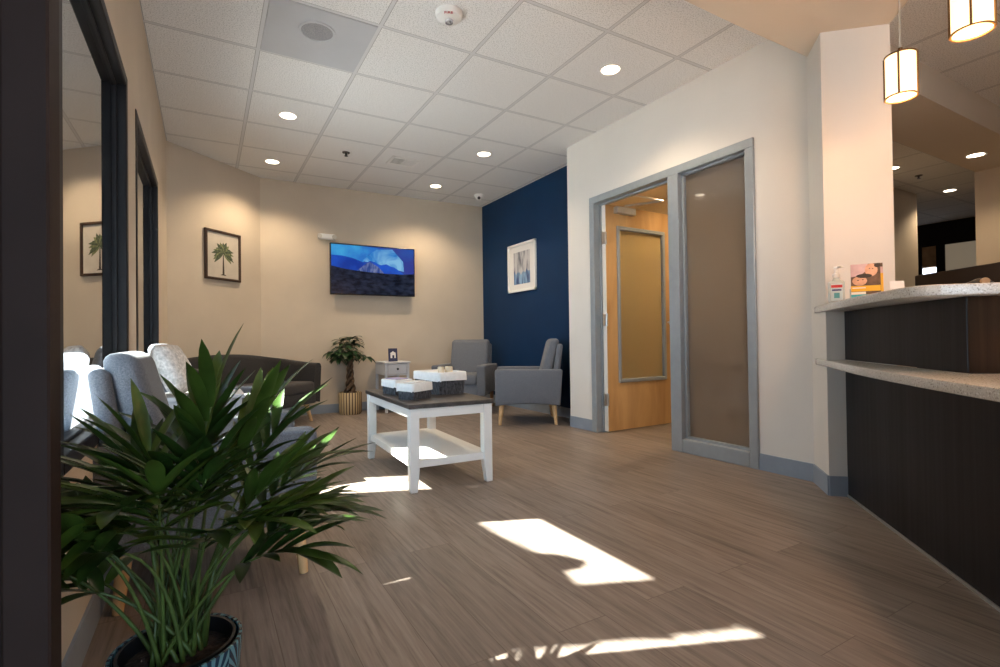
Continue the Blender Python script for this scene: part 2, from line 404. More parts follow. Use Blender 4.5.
# ------------------------------------------------------------------ door and side light
dr = empty('door_1', (DX, DO[1], 0)); dr['kind'] = 'structure'; dr.location = (0, 0, 0)
fr = MB(); FX0, FX1 = DX-.018, DX+.135; e = .05
fr.box(FX0, FX1, DO[1]-e, DO[1]+.012, 0, DO[2]-e, r=.004, seg=1)
fr.box(FX0, FX1, DO[0]-.012, DO[0]+e, 0, DO[2]-e, r=.004, seg=1)
fr.box(FX0, FX1, DO[0]-.012, DO[1]+.012, DO[2]-e, DO[2]+.012, r=.004, seg=1)
fr.box(FX0-.004, FX1, 2.62, 2.72, 0, DO[2]-e, r=.004, seg=1)               # mullion
fr.box(FX0, FX1, DO[0]+e, 2.62, 0, .10, r=.004, seg=1)                      # sill under the side light
fr.box(DX+.05, DX+.075, DO[1]-e-.016, DO[1]-e, 0, DO[2]-e); fr.box(DX+.05, DX+.075, 2.72, DO[1]-e, DO[2]-e-.016, DO[2]-e)  # door stop
for a, b in ((DO[0]+e, DO[0]+e+.018), (2.602, 2.62)): fr.box(DX+.02, DX+.085, a, b, .10, DO[2]-e, r=.002, seg=1)
fr.box(DX+.02, DX+.085, DO[0]+e, 2.62, .10, .118); fr.box(DX+.02, DX+.085, DO[0]+e, 2.62, DO[2]-e-.018, DO[2]-e)
fr.build('door_frame', M['alu'], dr)
MB().box(DX+.049, DX+.056, DO[0]+e+.01, 2.61, .11, DO[2]-e-.01).build('side_light_pane', M['frost'], dr)

# open leaf, hinged on the far jamb, swung about 88 degrees into the room behind
lf = empty('door_2', (DX+.062, DO[1]-e-.022, 0), math.radians(1)); lf['kind'] = 'structure'
lw, lh, th = .90, DO[2]-e-.012, .044
lm = MB(); lx0, lx1, lz0, lz1 = .148, .76, .455, 1.875
for (a, b, c, d) in ((0.004, lx0, .012, lh), (lx1, lw, .012, lh), (lx0, lx1, .012, lz0), (lx0, lx1, lz1, lh)):
    lm.box(a, b, -th, 0, c, d)
lm.build('door_leaf', M['door_wood'], lf)
MB().box(0, .0045, -th-.001, .001, .012, lh).build('leaf_edge', M['door_edge'], lf)
vf = MB(); k = .035
for (a, b, c, d) in ((lx0-.012, lx0+k-.012, lz0-.012, lz1+.012), (lx1-k+.012, lx1+.012, lz0-.012, lz1+.012), (lx0, lx1, lz0-.012, lz0+k-.012), (lx0, lx1, lz1-k+.012, lz1+.012)):
    vf.box(a, b, -th-.012, .012, c, d, r=.005, seg=1)
vf.build('lite_frame', M['alu'], lf)
MB().box(lx0+.01, lx1-.01, -th/2-.003, -th/2+.003, lz0+.01, lz1-.01).build('lite_pane', M['frost_lite'], lf)
hd = MB(); hd.lathe([(.026, 0), (.026, .01)], 20)
for v in hd.bm.verts: v.co = Vector((v.co.x+.845, -th - v.co.z, v.co.y+1.0))
hd.tube([(.845, -th-.008, 1.0), (.845, -th-.05, 1.0), (.83, -th-.058, 1.0), (.74, -th-.058, 1.0)], .0095, 10)
hd.build('lever_handle', M['steel'], lf, smooth=True)
for z in (.30, 1.02, 1.76):
    h = MB(); h.box(-.045, .012, -th-.006, -th-.002, z-.055, z+.055, r=.001, seg=1); h.tube([(-.006, -th-.008, z-.058), (-.006, -th-.008, z+.058)], .007, 10)
    h.build('hinge', M['steel'], lf, smooth=True)
cl = MB(); cl.box(.10, .34, -th-.055, -th, lh-.075, lh-.012, r=.006, seg=1)
cl.tube([(.22, -th-.03, lh-.012), (.22, -th-.03, lh+.005), (.42, -th-.30, lh+.012)], .009, 8)
cl.tube([(.42, -th-.30, lh+.012), (.06, -th-.26, lh+.03)], .009, 8)
cl.build('door_closer', M['steel'], lf, smooth=True)

# room behind the door
rm = MB()
rm.box(4.75, 4.85, 1.98, 4.9, 0, CZ); rm.box(NX+.1, 4.85, 4.75, 4.9, 0, CZ); rm.box(DX+.12, 4.85, 1.98, 2.03, 0, CZ)
rm.box(NX+.1, NX+.13, 3.98, 4.8, 0, CZ)
struct('wall_room_behind', rm, M['wall'])
struct('ceiling_room_behind', MB().box(DX+.125, 4.75, 2.03, 3.865, 2.50, 2.53).box(NX+.13, 4.75, 3.865, 4.75, 2.50, 2.53), M['soffit'])

# ------------------------------------------------------------------ reception back area
rw = MB()
rw.box(4.85, 8.25, 3.10, 3.22, 0, CZ); rw.box(4.80, 4.85, 2.0, 3.22, 0, CZ)
rw.box(8.20, 8.25, 3.22, 5.0, 0, CZ)
struct('wall_corridor', rw, M['wall'])
struct('wall_reception_right', MB().box(6.78, 6.95, -2.4, 2.06, 0, CZ), M['wall'])
fw_ = MB(); fw_.box(10.7, 10.8, 1.8, 5.0, 2.34, CZ); fw_.box(10.7, 10.8, 3.97, 5.0, 0, 2.34); fw_.box(10.7, 10.8, 3.655, 3.77, 0, 2.34); fw_.box(10.7, 10.8, 1.8, 3.24, 0, 2.34)
fw_.box(10.7, 10.8, 3.77, 3.97, 0, 1.6); fw_.box(10.7, 10.8, 3.24, 3.655, 0, 1.6)
struct('wall_far_dark', fw_, M['wall_dark'])
struct('ceiling_beam', MB().box(3.36, 6.78, 1.56, 2.05, SZ, CZ-.001), M['soffit'])
struct('wall_corridor_end', MB().box(8.2, 11.2, 4.9, 5.0, 0, CZ), M['wall'])
struct('wall_outer', MB().box(11.1, 11.2, -2.4, 5.0, 0, CZ), M['wall'])
struct('wall_front', MB().box(1.4, 11.2, -2.4, -2.3, 0, CZ), M['wall'])
fwin = empty('window_3'); fwin['kind'] = 'structure'
g = MB(); g.box(10.73, 10.76, 3.77, 3.97, 1.6, 1.98); g.build('lower_pane', mat('bright_daylight_pane', (.8, .85, .9), emit=(.75, .85, 1), estr=2.2), fwin)
g = MB(); g.box(10.72, 10.76, 3.77, 3.97, 1.99, 2.34); g.build('roller_blind', mat('tan_blind', (.42, .30, .19), rough=.8, var=.2, vscale=8), fwin)
pd = empty('door_3'); pd['kind'] = 'structure'
MB().box(10.73, 10.77, 3.24, 3.655, 1.6, 2.34).build('door_panel', mat('pale_glow_backroom_door', (.60, .52, .42), rough=.6, emit=(.6, .5, .36), estr=.12), pd)  # faint warm glow put into the door material

# entrance glazing behind the camera
eg = empty('window_4'); eg['kind'] = 'structure'
f = MB()
for x in (-.45, .45, 1.34): f.box(x, x+.06, -2.38, -2.32, 0, SZ)
for z in (0, 2.05, SZ-.06): f.box(-.40, 1.34, -2.38, -2.32, z, z+.06)
f.build('window_frame', M['bronze'], eg)
MB().box(-.40, 1.36, -2.353, -2.347, .06, SZ-.06).build('glass_pane', M['glass'], eg)

# ------------------------------------------------------------------ reception desk
LT, LB = .725, .690          # lower worktop top / bottom
UT, UB = 1.020, .983         # upper ledge top / bottom
D0 = 1.068
S0, S1, S2 = 3.10, 2.06, .95
desk = empty('reception_desk', (*sd(2.0, D0), 0), 0, 'dark charcoal wood-grain reception desk with a raised front', 'reception desk')
off = Vector((*sd(2.0, D0), 0))
def local_prism(pts, z0, z1, **k): return MB().prism([(p[0]-off.x, p[1]-off.y) for p in pts], z0, z1, **k)
local_prism([sd(S0, D0), sd(S2, D0), sd(S2, D0+.03), sd(S0, D0+.03)], .012, LB-.001).build('lower_panel', M['lam'], desk)
local_prism([sd(S0, D0), sd(S1, D0), sd(S1, D0+.02), sd(S0, D0+.02)], LT+.001, UB-.001).build('raised_panel', M['lam'], desk)
o = local_prism([sd(S1-.002, D0+.004), sd(S1-.002, D0+.36), sd(S1+.02, D0+.36), sd(S1+.02, D0+.004)], LT+.001, UB-.001).build('raised_end_panel', M['lam_warm_lit'], desk)
o['label'] = 'wood-grain end panel, warm lamp light put into its brown colour'
local_prism([sd(S0, D0-.005), sd(S2, D0-.005), sd(S2, D0+.002), sd(S0, D0+.002)], 0, .012).build('base_trim', M['steel'], desk)

def curved_top(curve, back, z0, z1):
    """slab with a bowed front edge: curve = [(s,d)...] left to right, back = closing points"""
    m = MB(); m.prism([sd(*p) for p in curve] + [sd(*p) for p in back], z0, z1, r=.006, seg=2); return m
low = [(3.33, .992), (3.24, .975), (3.10, .968), (2.95, .950), (2.8, .928), (2.65, .908), (2.5, .890), (2.3, .870), (2.1, .856), (1.9, .848), (1.7, .844), (1.5, .842), (1.2, .842), (.93, .846)]
o = curved_top(low, [(.93, 1.52), (2.04, 1.52), (2.04, D0-.001), (3.098, D0-.001), (3.098, .984), (3.33, .995)], LB, LT).build('worktop', M['quartz'], smooth=True)
tag(o, 'speckled pale stone worktop with a bowed edge, lower of the two counter slabs', 'countertop')
upc = [(3.33, .992), (3.24, .975), (3.10, .958), (2.95, .940), (2.75, .918), (2.55, .903), (2.35, .893), (2.20, .888), (2.10, .888), (2.04, .900), (2.00, .925), (1.985, .96)]
o = curved_top(upc, [(1.985, 1.45), (3.06, 1.45), (3.098, 1.40), (3.098, .984), (3.33, .995)], UB, UT).build('transaction_ledge', M['quartz'], smooth=True)
tag(o, 'speckled pale stone ledge topping the raised reception desk front', 'countertop')

# ------------------------------------------------------------------ things on the ledge
S = empty('hand_sanitizer_bottle', (2.80, 1.40, UT), math.radians(-60), 'clear hand sanitizer bottle with a white pump, on the reception ledge', 'bottle')
m_clear = new_mat('clear_gel'); b = m_clear[2]; b.inputs['Base Color'].default_value = (.72, .84, .88, 1); b.inputs['Roughness'].default_value = .08; b.inputs['Alpha'].default_value = .55
b_ = MB(); b_.box(-.036, .036, -.02, .02, 0, .115, r=.012, seg=3); b_.lathe([(.022, .112), (.014, .125), (.012, .132)], 20)
b_.build('bottle_body', m_clear[0], S, smooth=True)
lb = MB(); lb.box(-.025, .025, -.0212, -.0206, .012, .098, r=.0, mi=0); lb.box(-.024, .024, -.0216, -.0212, .078, .092, mi=1); lb.box(-.02, .02, -.0216, -.0212, .062, .07, mi=2); lb.box(-.012, .012, -.0216, -.0212, .025, .052, mi=3)
lb.build('bottle_label', [mat('label_blue_white', (.62, .76, .84)), M['red'], mat('label_navy', (.05, .06, .25)), mat('label_teal', (.12, .42, .50))], S)
pm = MB(); pm.lathe([(.017, .130), (.017, .150), (.008, .153), (.007, .175), (.014, .178), (.012, .188)], 20); pm.tube([(0, 0, .184), (.02, -.022, .185), (.028, -.032, .176)], .006, 8)
pm.build('pump', M['white_matte'], S, smooth=True)

B = empty('brochure_stack', (2.60, 1.175, UT), math.radians(-62), 'brochures standing on the ledge, cover photo of two faces over yellow and teal bands', 'brochure')
Bm = [mat('brochure_photo', (.10, .055, .035), var=.5, vscale=30), mat('photo_skin', (.62, .34, .22), var=.15, vscale=40), mat('photo_pink', (.55, .38, .40), var=.1, vscale=30), mat('brochure_yellow', (.75, .42, .02)), mat('brochure_teal', (.02, .33, .42)), M['paper'], mat('photo_hair', (.012, .008, .008))]
tilt = Matrix.Rotation(math.radians(-10), 4, 'X')
def tilted(mb):
    for v in mb.bm.verts: v.co = tilt @ v.co
    return mb
def ell(mb, cx, cz, rx, rz, y, mi, n=20, a0=0):
    mb.poly([(cx + rx*math.cos(2*PI*k/n + a0), y, cz + rz*math.sin(2*PI*k/n + a0)) for k in range(n)][::1], mi)
c = MB(); c.box(-.055, .055, 0, .010, 0, .165, mi=0)
c.box(-.055, .055, -.0006, 0, 0, .022, mi=4); c.box(-.055, .0, -.0007, -.0006, .022, .034, mi=5); c.box(-.055, .055, -.0006, 0, .036, .062, mi=3)
c.box(-.05, .0, -.0009, -.0006, .050, .055, mi=5)
c.poly([(-.055, -.0006, .105), (-.02, -.0006, .11), (.012, -.0006, .14), (.01, -.0006, .165), (-.055, -.0006, .165)], 2)
ell(c, -.022, .085, .028, .022, -.0010, 1); ell(c, .022, .135, .024, .03, -.0010, 1); ell(c, .045, .155, .012, .010, -.0012, 6); ell(c, -.005, .108, .030, .010, -.0012, 6, a0=.4)
ell(c, -.028, .088, .004, .002, -.0014, 6); ell(c, -.010, .090, .004, .002, -.0014, 6); ell(c, .016, .142, .003, .002, -.0014, 6); ell(c, .028, .140, .003, .002, -.0014, 6)
tilted(c).build('front_brochure', Bm, B)
c = MB(); c.box(-.05, .066, .012, .024, 0, .168, mi=0); c.box(.057, .0665, .0113, .012, .02, .12, mi=3); c.box(.057, .0665, .0113, .012, .12, .15, mi=2)
tilted(c).build('back_brochure', Bm, B)
hl = MB(); hl.box(-.06, .068, -.006, .045, 0, .004); hl.extr([(.0, .0)]*0 or [(-.06, 0), (.068, 0), (.068, .05), (-.06, .05)], .028, .031)
hl.build('holder', m_clear[0], B)

K = MB(); K.box(-.024, .024, -.002, .002, 0, .058, mi=0); tilted(K)
K.box(-.024, .024, 0, .03, 0, .003, mi=0)
for i in range(3): pass
o = K.build('card_holder', M['paper'], None, loc=(2.47, 1.00, UT), rz=math.radians(-55))
tag(o, 'small white business card display on the reception ledge', 'card holder')

# desk screen behind the ledge and a tape dispenser
o = MB().prism([(3.66, 1.355), (3.62, 1.38), (2.95, .36), (2.99, .335)], 0, 1.20, r=.006).build('desk_partition', mat('espresso_panel', (.020, .014, .012), rough=.5, var=.2, vscale=6))
tag(o, 'dark brown privacy panel standing behind the reception desk', 'partition')
tdp = empty('tape_dispenser', (2.47, .735, UT), math.radians(-60), 'black tape dispenser with tan roll at the back of the reception ledge', 'tape dispenser')
m_ = MB(); m_.extr([(-.06, 0), (.06, 0), (.062, .012), (.03, .020), (.012, .036), (-.015, .040), (-.045, .024), (-.06, .012)], -.018, .018, r=.003); m_.build('body', M['black_plastic'], tdp, smooth=True)
m_ = MB(); m_.lathe([(.008, -.007), (.013, -.007), (.013, .007), (.008, .007)], 24)
for v in m_.bm.verts: v.co = Vector((v.co.x, v.co.z - .028, v.co.y + .026))
m_.build('tape_roll', mat('tan_tape', (.30, .19, .09), rough=.5), tdp, smooth=True)

# ------------------------------------------------------------------ pendants
def pendant(loc, ztop, label):
    t = empty('pendant_lamp', loc, 0, label, 'pendant lamp', 'pendants over the reception desk')
    r, h = .055, .178
    m = MB(); m.lathe([(r-.003, .004), (r-.003, h-.004)], 40, cap=False); m.build('lamp_shade', M['shade'], t, smooth=True)
    m = MB(); m.lathe([(.001, .006), (r-.004, .006)], 40, cap=False); m.build('diffuser', M['shade_glow'], t)
    m = MB()
    for z0, z1 in ((0, .006), (h-.006, h)): m.lathe([(r-.005, z0), (r+.001, z0), (r+.001, z1), (r-.005, z1), (r-.005, z0)], 40, cap=False)
    for k in range(4):
        a = math.radians(15 + 90*k); m.box(r*math.cos(a)-.003, r*math.cos(a)+.003, r*math.sin(a)-.003, r*math.sin(a)+.003, 0, h)
    m.build('frame_band', M['brass'], t, smooth=True)
    m = MB(); m.lathe([(.001, h-.002), (r-.004, h-.002)], 32, cap=False); m.lathe([(.018, h), (.018, h+.012), (.008, h+.016), (.008, h+.03)], 20); m.build('cap', M['brass'], t, smooth=True)
    m = MB(); m.tube([(0, 0, h+.03), (0, 0, ztop-loc[2])], .0035, 8); m.build('rod', M['steel'], t)
    pl_ = bpy.data.lights.new('pendant_glow', 'POINT'); pl_.energy = 5.5; pl_.color = (1, .50, .20); pl_.shadow_soft_size = .05
    po = bpy.data.objects.new('pendant_glow', pl_); C.objects.link(po); po.parent = t; po.location = (0, 0, -.06)
    return t
pendant((2.50, .985, 1.835), SZ+.20, 'cylindrical pendant lamp nearer the orange-lit pillar, hanging fully in view')
pendant((2.165, .655, 1.835), SZ+.20, 'cylindrical pendant lamp farther from the pillar, cut by the top edge')

# ------------------------------------------------------------------ ceiling fixtures
def downlight(x, y, z, label, group='round recessed ceiling lights', power=26, r=.062, col=(1, .78, .52), size=2.3):
    t = empty('ceiling_light', (x, y, z), 0, label, 'ceiling light', group)
    m = MB(); m.lathe([(r+.014, 0), (r+.012, -.006), (r, -.004), (r, 0)], 32, cap=False); m.build('trim_ring', M['white_matte'], t, smooth=True)
    m = MB(); m.lathe([(r, -.003), (.001, -.003)], 32, cap=False); m.build('lens', M['lens'], t)
    l = bpy.data.lights.new('downlight_beam', 'SPOT'); l.energy = power; l.color = col; l.spot_size = size; l.spot_blend = .6; l.shadow_soft_size = .06
    lo = bpy.data.objects.new('downlight_beam', l); C.objects.link(lo); lo.parent = t; lo.location = (0, 0, -.02)
    return t
downlight(.600, 4.485, CZ, 'recessed ceiling light nearest the grey speaker panel')
downlight(.611, 5.71, CZ, 'recessed ceiling light nearest the diagonal wall corner', power=38)
downlight(2.439, 4.50, CZ, 'recessed ceiling light between the air vent and navy wall')
downlight(2.427, 5.716, CZ, 'recessed ceiling light nearest the small camera dome', power=38)
downlight(2.45, 2.661, CZ, 'recessed ceiling light nearest the door wall soffit')
downlight(6.13, 1.85, SZ, 'recessed light in the soffit behind the reception desk', 'lights beyond reception', 14)
downlight(8.43, 2.81, CZ, 'recessed light in the back corridor before the dark wall', 'lights beyond reception', 26)
downlight(6.70, 2.74, CZ, 'recessed light in the back corridor beside the pillar edge', 'lights beyond reception', 22)
downlight(3.95, 2.9, 2.50, 'recessed light in the room behind the door, in front of the open leaf', 'lights beyond the door', 44, col=(1, .72, .42))
downlight(3.72, 4.15, 2.50, 'recessed light in the room behind the door, beyond the open leaf', 'lights beyond the door', 85, col=(1, .72, .36))

sp = empty('ceiling_speaker', (.611, 3.167, CZ), 0, 'round speaker in a smooth grey ceiling panel', 'ceiling speaker')
x0 = GX+T - .611; y0 = GY - 3.167
m = MB(); m.box(x0+.012, x0+T-.012, y0+.012, y0+T-.012, -.006, 0, r=.002, seg=1); m.build('panel', M['panel_grey'], sp)
m = MB(); m.lathe([(.105, -.006), (.103, -.014), (.092, -.014), (.090, -.009)], 40, cap=False, c=(-.02, 0, 0)); m.build('ring', M['panel_grey'], sp, smooth=True)
m = MB(); m.lathe([(.090, -.010), (.001, -.012)], 40, cap=False, c=(-.02, 0, 0)); m.build('grille', M['grille'], sp)

fa = empty('ceiling_fire_alarm', (1.215, 2.64, CZ), 0, 'round white ceiling fire alarm strobe with red lettering', 'fire alarm')
m = MB(); m.lathe([(.078, 0), (.078, -.012), (.070, -.030), (.045, -.040), (.001, -.042)], 40, cap=False); m.build('housing', M['white_matte'], fa, smooth=True)
m = MB(); m.lathe([(.024, -.041), (.022, -.054), (.001, -.060)], 24, cap=False, c=(.002, .004, 0)); m.build('strobe', mat('strobe_lens', (.45, .45, .47), rough=.12, metal=.4, var=.6, vscale=60), fa, smooth=True)
ft = bpy.data.curves.new('lettering', 'FONT'); ft.body = 'FIRE'; ft.size = .028; ft.align_x = 'CENTER'; ft.align_y = 'CENTER'; ft.extrude = .0006
fc = bpy.data.objects.new('lettering_source', ft); C.objects.link(fc); bpy.context.view_layer.update()
fme = bpy.data.meshes.new_from_object(fc.evaluated_get(bpy.context.evaluated_depsgraph_get())); bpy.data.objects.remove(fc)
fo = bpy.data.objects.new('lettering', fme); C.objects.link(fo); fo.parent = fa; fme.materials.clear(); fme.materials.append(M['red'])
fo.matrix_local = Matrix(((.88, -.475, 0, -.028), (-.475, -.88, 0, -.056), (0, 0, -1, -.0372), (0, 0, 0, 1))); fo['label'] = 'red FIRE lettering'

def sprinkler(x, y, label):
    t = empty('ceiling_sprinkler', (x, y, CZ), 0, label, 'sprinkler')
    m = MB(); m.lathe([(.038, 0), (.036, -.006), (.016, -.010)], 24, cap=False); m.build('escutcheon', mat('dark_bronze_plate', (.06, .045, .035), rough=.4, metal=.5), t, smooth=True)
    m = MB(); m.lathe([(.012, -.008), (.010, -.03), (.018, -.034), (.018, -.038)], 16); m.build('deflector', M['knob'], t, smooth=True)
sprinkler(1.215, 5.10, 'small dark sprinkler head in the waiting room ceiling')
sprinkler(7.3, 2.72, 'small dark sprinkler head in the back corridor ceiling')

vt = empty('air_vent', (1.80, 5.09, CZ), 0, 'square white slotted air vent in the ceiling', 'air vent')
m = MB()
for a, b, c_, d in ((-.15, .15, .09, .12), (-.15, .15, -.12, -.09), (-.15, -.12, -.12, .12), (.12, .15, -.12, .12)): m.box(a, b, c_, d, -.008, 0, r=.002, seg=1)
m.build('frame', M['white_matte'], vt)
MB().box(-.125, .125, -.095, .095, -.002, 0).build('backing', M['vent_dark'], vt)
m = MB()
for k in range(6):
    y = -.078 + k*.0315
    m.box(-.12, -.004, y-.004, y+.004, -.008, -.003); m.box(.004, .12, y-.008, y+.008, -.008, -.003)
m.box(-.004, .004, -.09, .09, -.009, -.002)
m.build('louver', M['white_matte'], vt)

cd = empty('ceiling_camera', (3.07, 5.82, CZ), 0, 'small white security camera dome in the ceiling corner', 'security camera')
m = MB(); m.lathe([(.058, 0), (.056, -.02), (.044, -.03)], 28, cap=False); m.build('housing', M['white_matte'], cd, smooth=True)
m = MB(); m.lathe([(.044, -.028), (.040, -.05), (.025, -.066), (.001, -.072)], 24, cap=False); m.build('dome', M['white_matte'], cd, smooth=True)
m = MB(); m.lathe([(.020, 0), (.018, .008), (.001, .009)], 20, cap=False)
R = Vector((-.35, -.75, -.55)).normalized().to_track_quat('Z', 'Y').to_matrix()
for v in m.bm.verts: v.co = R @ v.co + Vector((-.35, -.75, -.55)).normalized()*.046 + Vector((0, 0, -.022))
m.build('lens', M['knob'], cd, smooth=True)

# ------------------------------------------------------------------ wall things
el = empty('emergency_light', (1.265, BY, 2.11), 0, 'white oblong emergency light on the wall above the television', 'emergency light')
m = MB(); m.box(-.105, .105, -.05, 0, -.036, .036, r=.03, seg=5); m.build('housing', M['white_matte'], el, smooth=True)
for x in (-.085, .085):
    m = MB(); m.lathe([(.028, 0), (.026, .014), (.001, .016)], 20, cap=False)
    for v in m.bm.verts: v.co = Vector((v.co.x + x, -.048 - v.co.z*.6, v.co.y))
    m.build('lamp_head', mat('lamp_glass', (.62, .58, .52), rough=.2), el, smooth=True)

tv = empty('television', (1.815, BY, 1.725), 0, 'flat black television on the back wall showing a dark blue mountain landscape', 'television')
tw, tH = .528, .308
m = MB(); m.box(-.2, .2, -.06, 0, -.15, .15); m.build('wall_mount', M['black_plastic'], tv)
m = MB(); m.box(-tw, tw, -.098, -.058, -tH, tH, r=.005, seg=2); m.build('bezel', M['tv_frame'], tv)
def emis(name, c0, c1, strength, scale=6, st=(1, 1, 1), dist=0):
    m, nt, b = new_mat(name); L = nt.links.new
    tc = nt.nodes.new('ShaderNodeTexCoord'); mp = nt.nodes.new('ShaderNodeMapping'); mp.inputs['Scale'].default_value = st; L(tc.outputs['Object'], mp.inputs[0])
    nz = nt.nodes.new('ShaderNodeTexNoise'); nz.inputs['Scale'].default_value = scale; nz.inputs['Detail'].default_value = 5; nz.inputs['Distortion'].default_value = dist; L(mp.outputs[0], nz.inputs['Vector'])
    rp = nt.nodes.new('ShaderNodeValToRGB'); rp.color_ramp.elements[0].position = .38; rp.color_ramp.elements[1].position = .64
    rp.color_ramp.elements[0].color = (*c0, 1); rp.color_ramp.elements[1].color = (*c1, 1); L(nz.outputs['Fac'], rp.inputs[0])
    b.inputs['Base Color'].default_value = (.002, .002, .003, 1); b.inputs['Roughness'].default_value = .2; b.inputs['Specular IOR Level'].default_value = .15
    L(rp.outputs[0], b.inputs['Emission Color']); b.inputs['Emission Strength'].default_value = strength
    return m
sw, sh = tw-.012, tH-.014
scr = MB(); yy = -.0986
def quadpoly(pts, mi, k): scr.poly([(x*sw, yy - k*.0002, z*sh) for x, z in pts], mi)
quadpoly([(-1, -1), (1, -1), (1, 1), (-1, 1)], 0, 0)
quadpoly([(-1, .45), (-.3, .2), (-.15, .62), (.1, .95), (-.3, 1), (-1, 1)], 3, 1)
quadpoly([(-.3, .38), (.05, .9), (.45, .95), (.72, .45), (.74, .02), (.45, .12), (.05, .3)], 4, 1)
quadpoly([(-1, -.0), (-1, .56), (-.75, .55), (-.5, .47), (-.32, .36), (-.2, .30), (-.1, .40), (0.02, .36), (.15, .24), (.3, .30), (.4, .22), (.5, .18), (.62, .05), (.75, -.1), (.3, -.15), (-.5, -.1)], 1, 2)
quadpoly([(-.46, -.1), (-.33, .08), (-.2, .28), (-.1, .36), (-.02, .28), (.1, .16), (.2, -.02), (.25, -.12)], 5, 3)
quadpoly([(-1, .12), (-.7, .02), (-.4, -.04), (-.1, -.08), (.3, -.10), (.7, -.10), (1, -.06), (1, -1), (-1, -1)], 2, 4)
scr.build('screen', [emis('tv_sky', (.012, .06, .26), (.02, .03, .18), .8, 3), emis('tv_ridge', (.004, .02, .16), (.008, .05, .30), 1.0, 4), emis('tv_land', (.001, .002, .006), (.010, .014, .028), 1.0, 12, (1, 1, 2)),
                     emis('tv_cloud', (.015, .12, .42), (.04, .28, .52), .7, 4), emis('tv_glow', (.015, .14, .42), (.16, .36, .55), .7, 5, dist=1), emis('tv_peak', (.010, .03, .14), (.10, .12, .22), .9, 9, (2.4, 1, 1), 1)], tv)

# palm print on the diagonal wall
pc = da + dt*((Vector((.152, 5.984)) - da).dot(dt))
ang = math.atan2(dt.y, dt.x)
pp = empty('framed_picture', (pc.x, pc.y, 1.752), ang, 'dark-framed palm tree print on the diagonal wall', 'picture')
pw, ph = .222, .252
m = MB(); k = .024
for a, b, c_, d in ((-pw, -pw+k, -ph, ph), (pw-k, pw, -ph, ph), (-pw, pw, -ph, -ph+k), (-pw, pw, ph-k, ph)): m.box(a, b, -.028, 0, c_, d, r=.003, seg=1)
m.build('frame', M['pic_dark'], pp)
MB().box(-pw+k, pw-k, -.012, -.004, -ph+k, ph-k).build('paper', mat('aged_paper', (.56, .50, .42), rough=.8, var=.05, vscale=9), pp)
m = MB(); y_ = -.0135
m.poly([(-.008, y_, -.17), (.012, y_, -.17), (.005, y_, .0), (-.003, y_, .0)], 1)
m.poly([(-.028, y_, -.172), (.034, y_, -.174), (.02, y_, -.166), (-.015, y_, -.165)], 1)
for i in range(17):
    a = math.radians(-40 + 260*i/16); Lr = .105 + .012*math.sin(i*2.1)
    pts_u, pts_d = [], []
    for j in range(7):
        t = j/6; x = math.cos(a)*Lr*t; z = .02 + math.sin(a)*Lr*t*.9 - .034*t*t*abs(math.cos(a))
        w = .016*math.sin(PI*min(1, t*.9+.1))*(1 if j < 6 else 0) + .001
        nx, nz = -math.sin(a), math.cos(a)
        pts_u.append((x + nx*w, y_-.0002*i, z + nz*w)); pts_d.append((x - nx*w, y_-.0002*i, z - nz*w))
    for j in range(6): m.poly([pts_u[j], pts_u[j+1], pts_d[j+1], pts_d[j]], 0 if i % 3 else 2)
for v in m.bm.verts: v.co.x *= 1.28; v.co.z = v.co.z*1.22 + .01
m.build('palm_drawing', [mat('ink_green', (.075, .095, .055), rough=.9, var=.5, vscale=60), mat('ink_brown', (.05, .035, .025), rough=.9), mat('ink_olive', (.17, .19, .09), rough=.9, var=.5, vscale=60)], pp)

# abstract print on the navy wall (faces -X)
ap = empty('framed_picture', (NX, 5.30, 1.741), -PI/2, 'white-framed blue and grey abstract print on the navy wall', 'picture')
pw, ph = .315, .300
m = MB(); k = .028
for a, b, c_, d in ((-pw, -pw+k, -ph, ph), (pw-k, pw, -ph, ph), (-pw, pw, -ph, -ph+k), (-pw, pw, ph-k, ph)): m.box(a, b, -.026, 0, c_, d, r=.003, seg=1)
m.build('frame', M['white'], ap)
MB().box(-pw+k, pw-k, -.010, -.004, -ph+k, ph-k).build('mat_board', M['paper'], ap)
am, nt, b = new_mat('abstract_paint'); L = nt.links.new
tc = nt.nodes.new('ShaderNodeTexCoord'); sx = nt.nodes.new('ShaderNodeSeparateXYZ'); L(tc.outputs['Object'], sx.inputs[0])
mp = nt.nodes.new('ShaderNodeMapping'); mp.inputs['Scale'].default_value = (16, 1, 3.5); L(tc.outputs['Object'], mp.inputs[0])
nz = nt.nodes.new('ShaderNodeTexNoise'); nz.inputs['Scale'].default_value = 1.2; nz.inputs['Detail'].default_value = 4; L(mp.outputs[0], nz.inputs['Vector'])
top = nt.nodes.new('ShaderNodeValToRGB'); L(nz.outputs['Fac'], top.inputs[0])
for i, (p, c_) in enumerate(((.34, (.035, .045, .08)), (.55, (.50, .49, .50)))): top.color_ramp.elements[i].position = p; top.color_ramp.elements[i].color = (*c_, 1)
low_ = nt.nodes.new('ShaderNodeValToRGB'); L(nz.outputs['Fac'], low_.inputs[0])
for i, (p, c_) in enumerate(((.40, (.02, .05, .16)), (.62, (.26, .42, .60)))): low_.color_ramp.elements[i].position = p; low_.color_ramp.elements[i].color = (*c_, 1)
n3 = math_node(nt, 'ADD', sx.outputs[2], math_node(nt, 'MULTIPLY', math_node(nt, 'SUBTRACT', nz.outputs['Fac'], .5), .22))
fac = math_node(nt, 'LESS_THAN', n3, -.055)
mx = nt.nodes.new('ShaderNodeMix'); mx.data_type = 'RGBA'; L(fac, mx.inputs[0]); L(top.outputs[0], mx.inputs[6]); L(low_.outputs[0], mx.inputs[7]); L(mx.outputs[2], b.inputs['Base Color'])
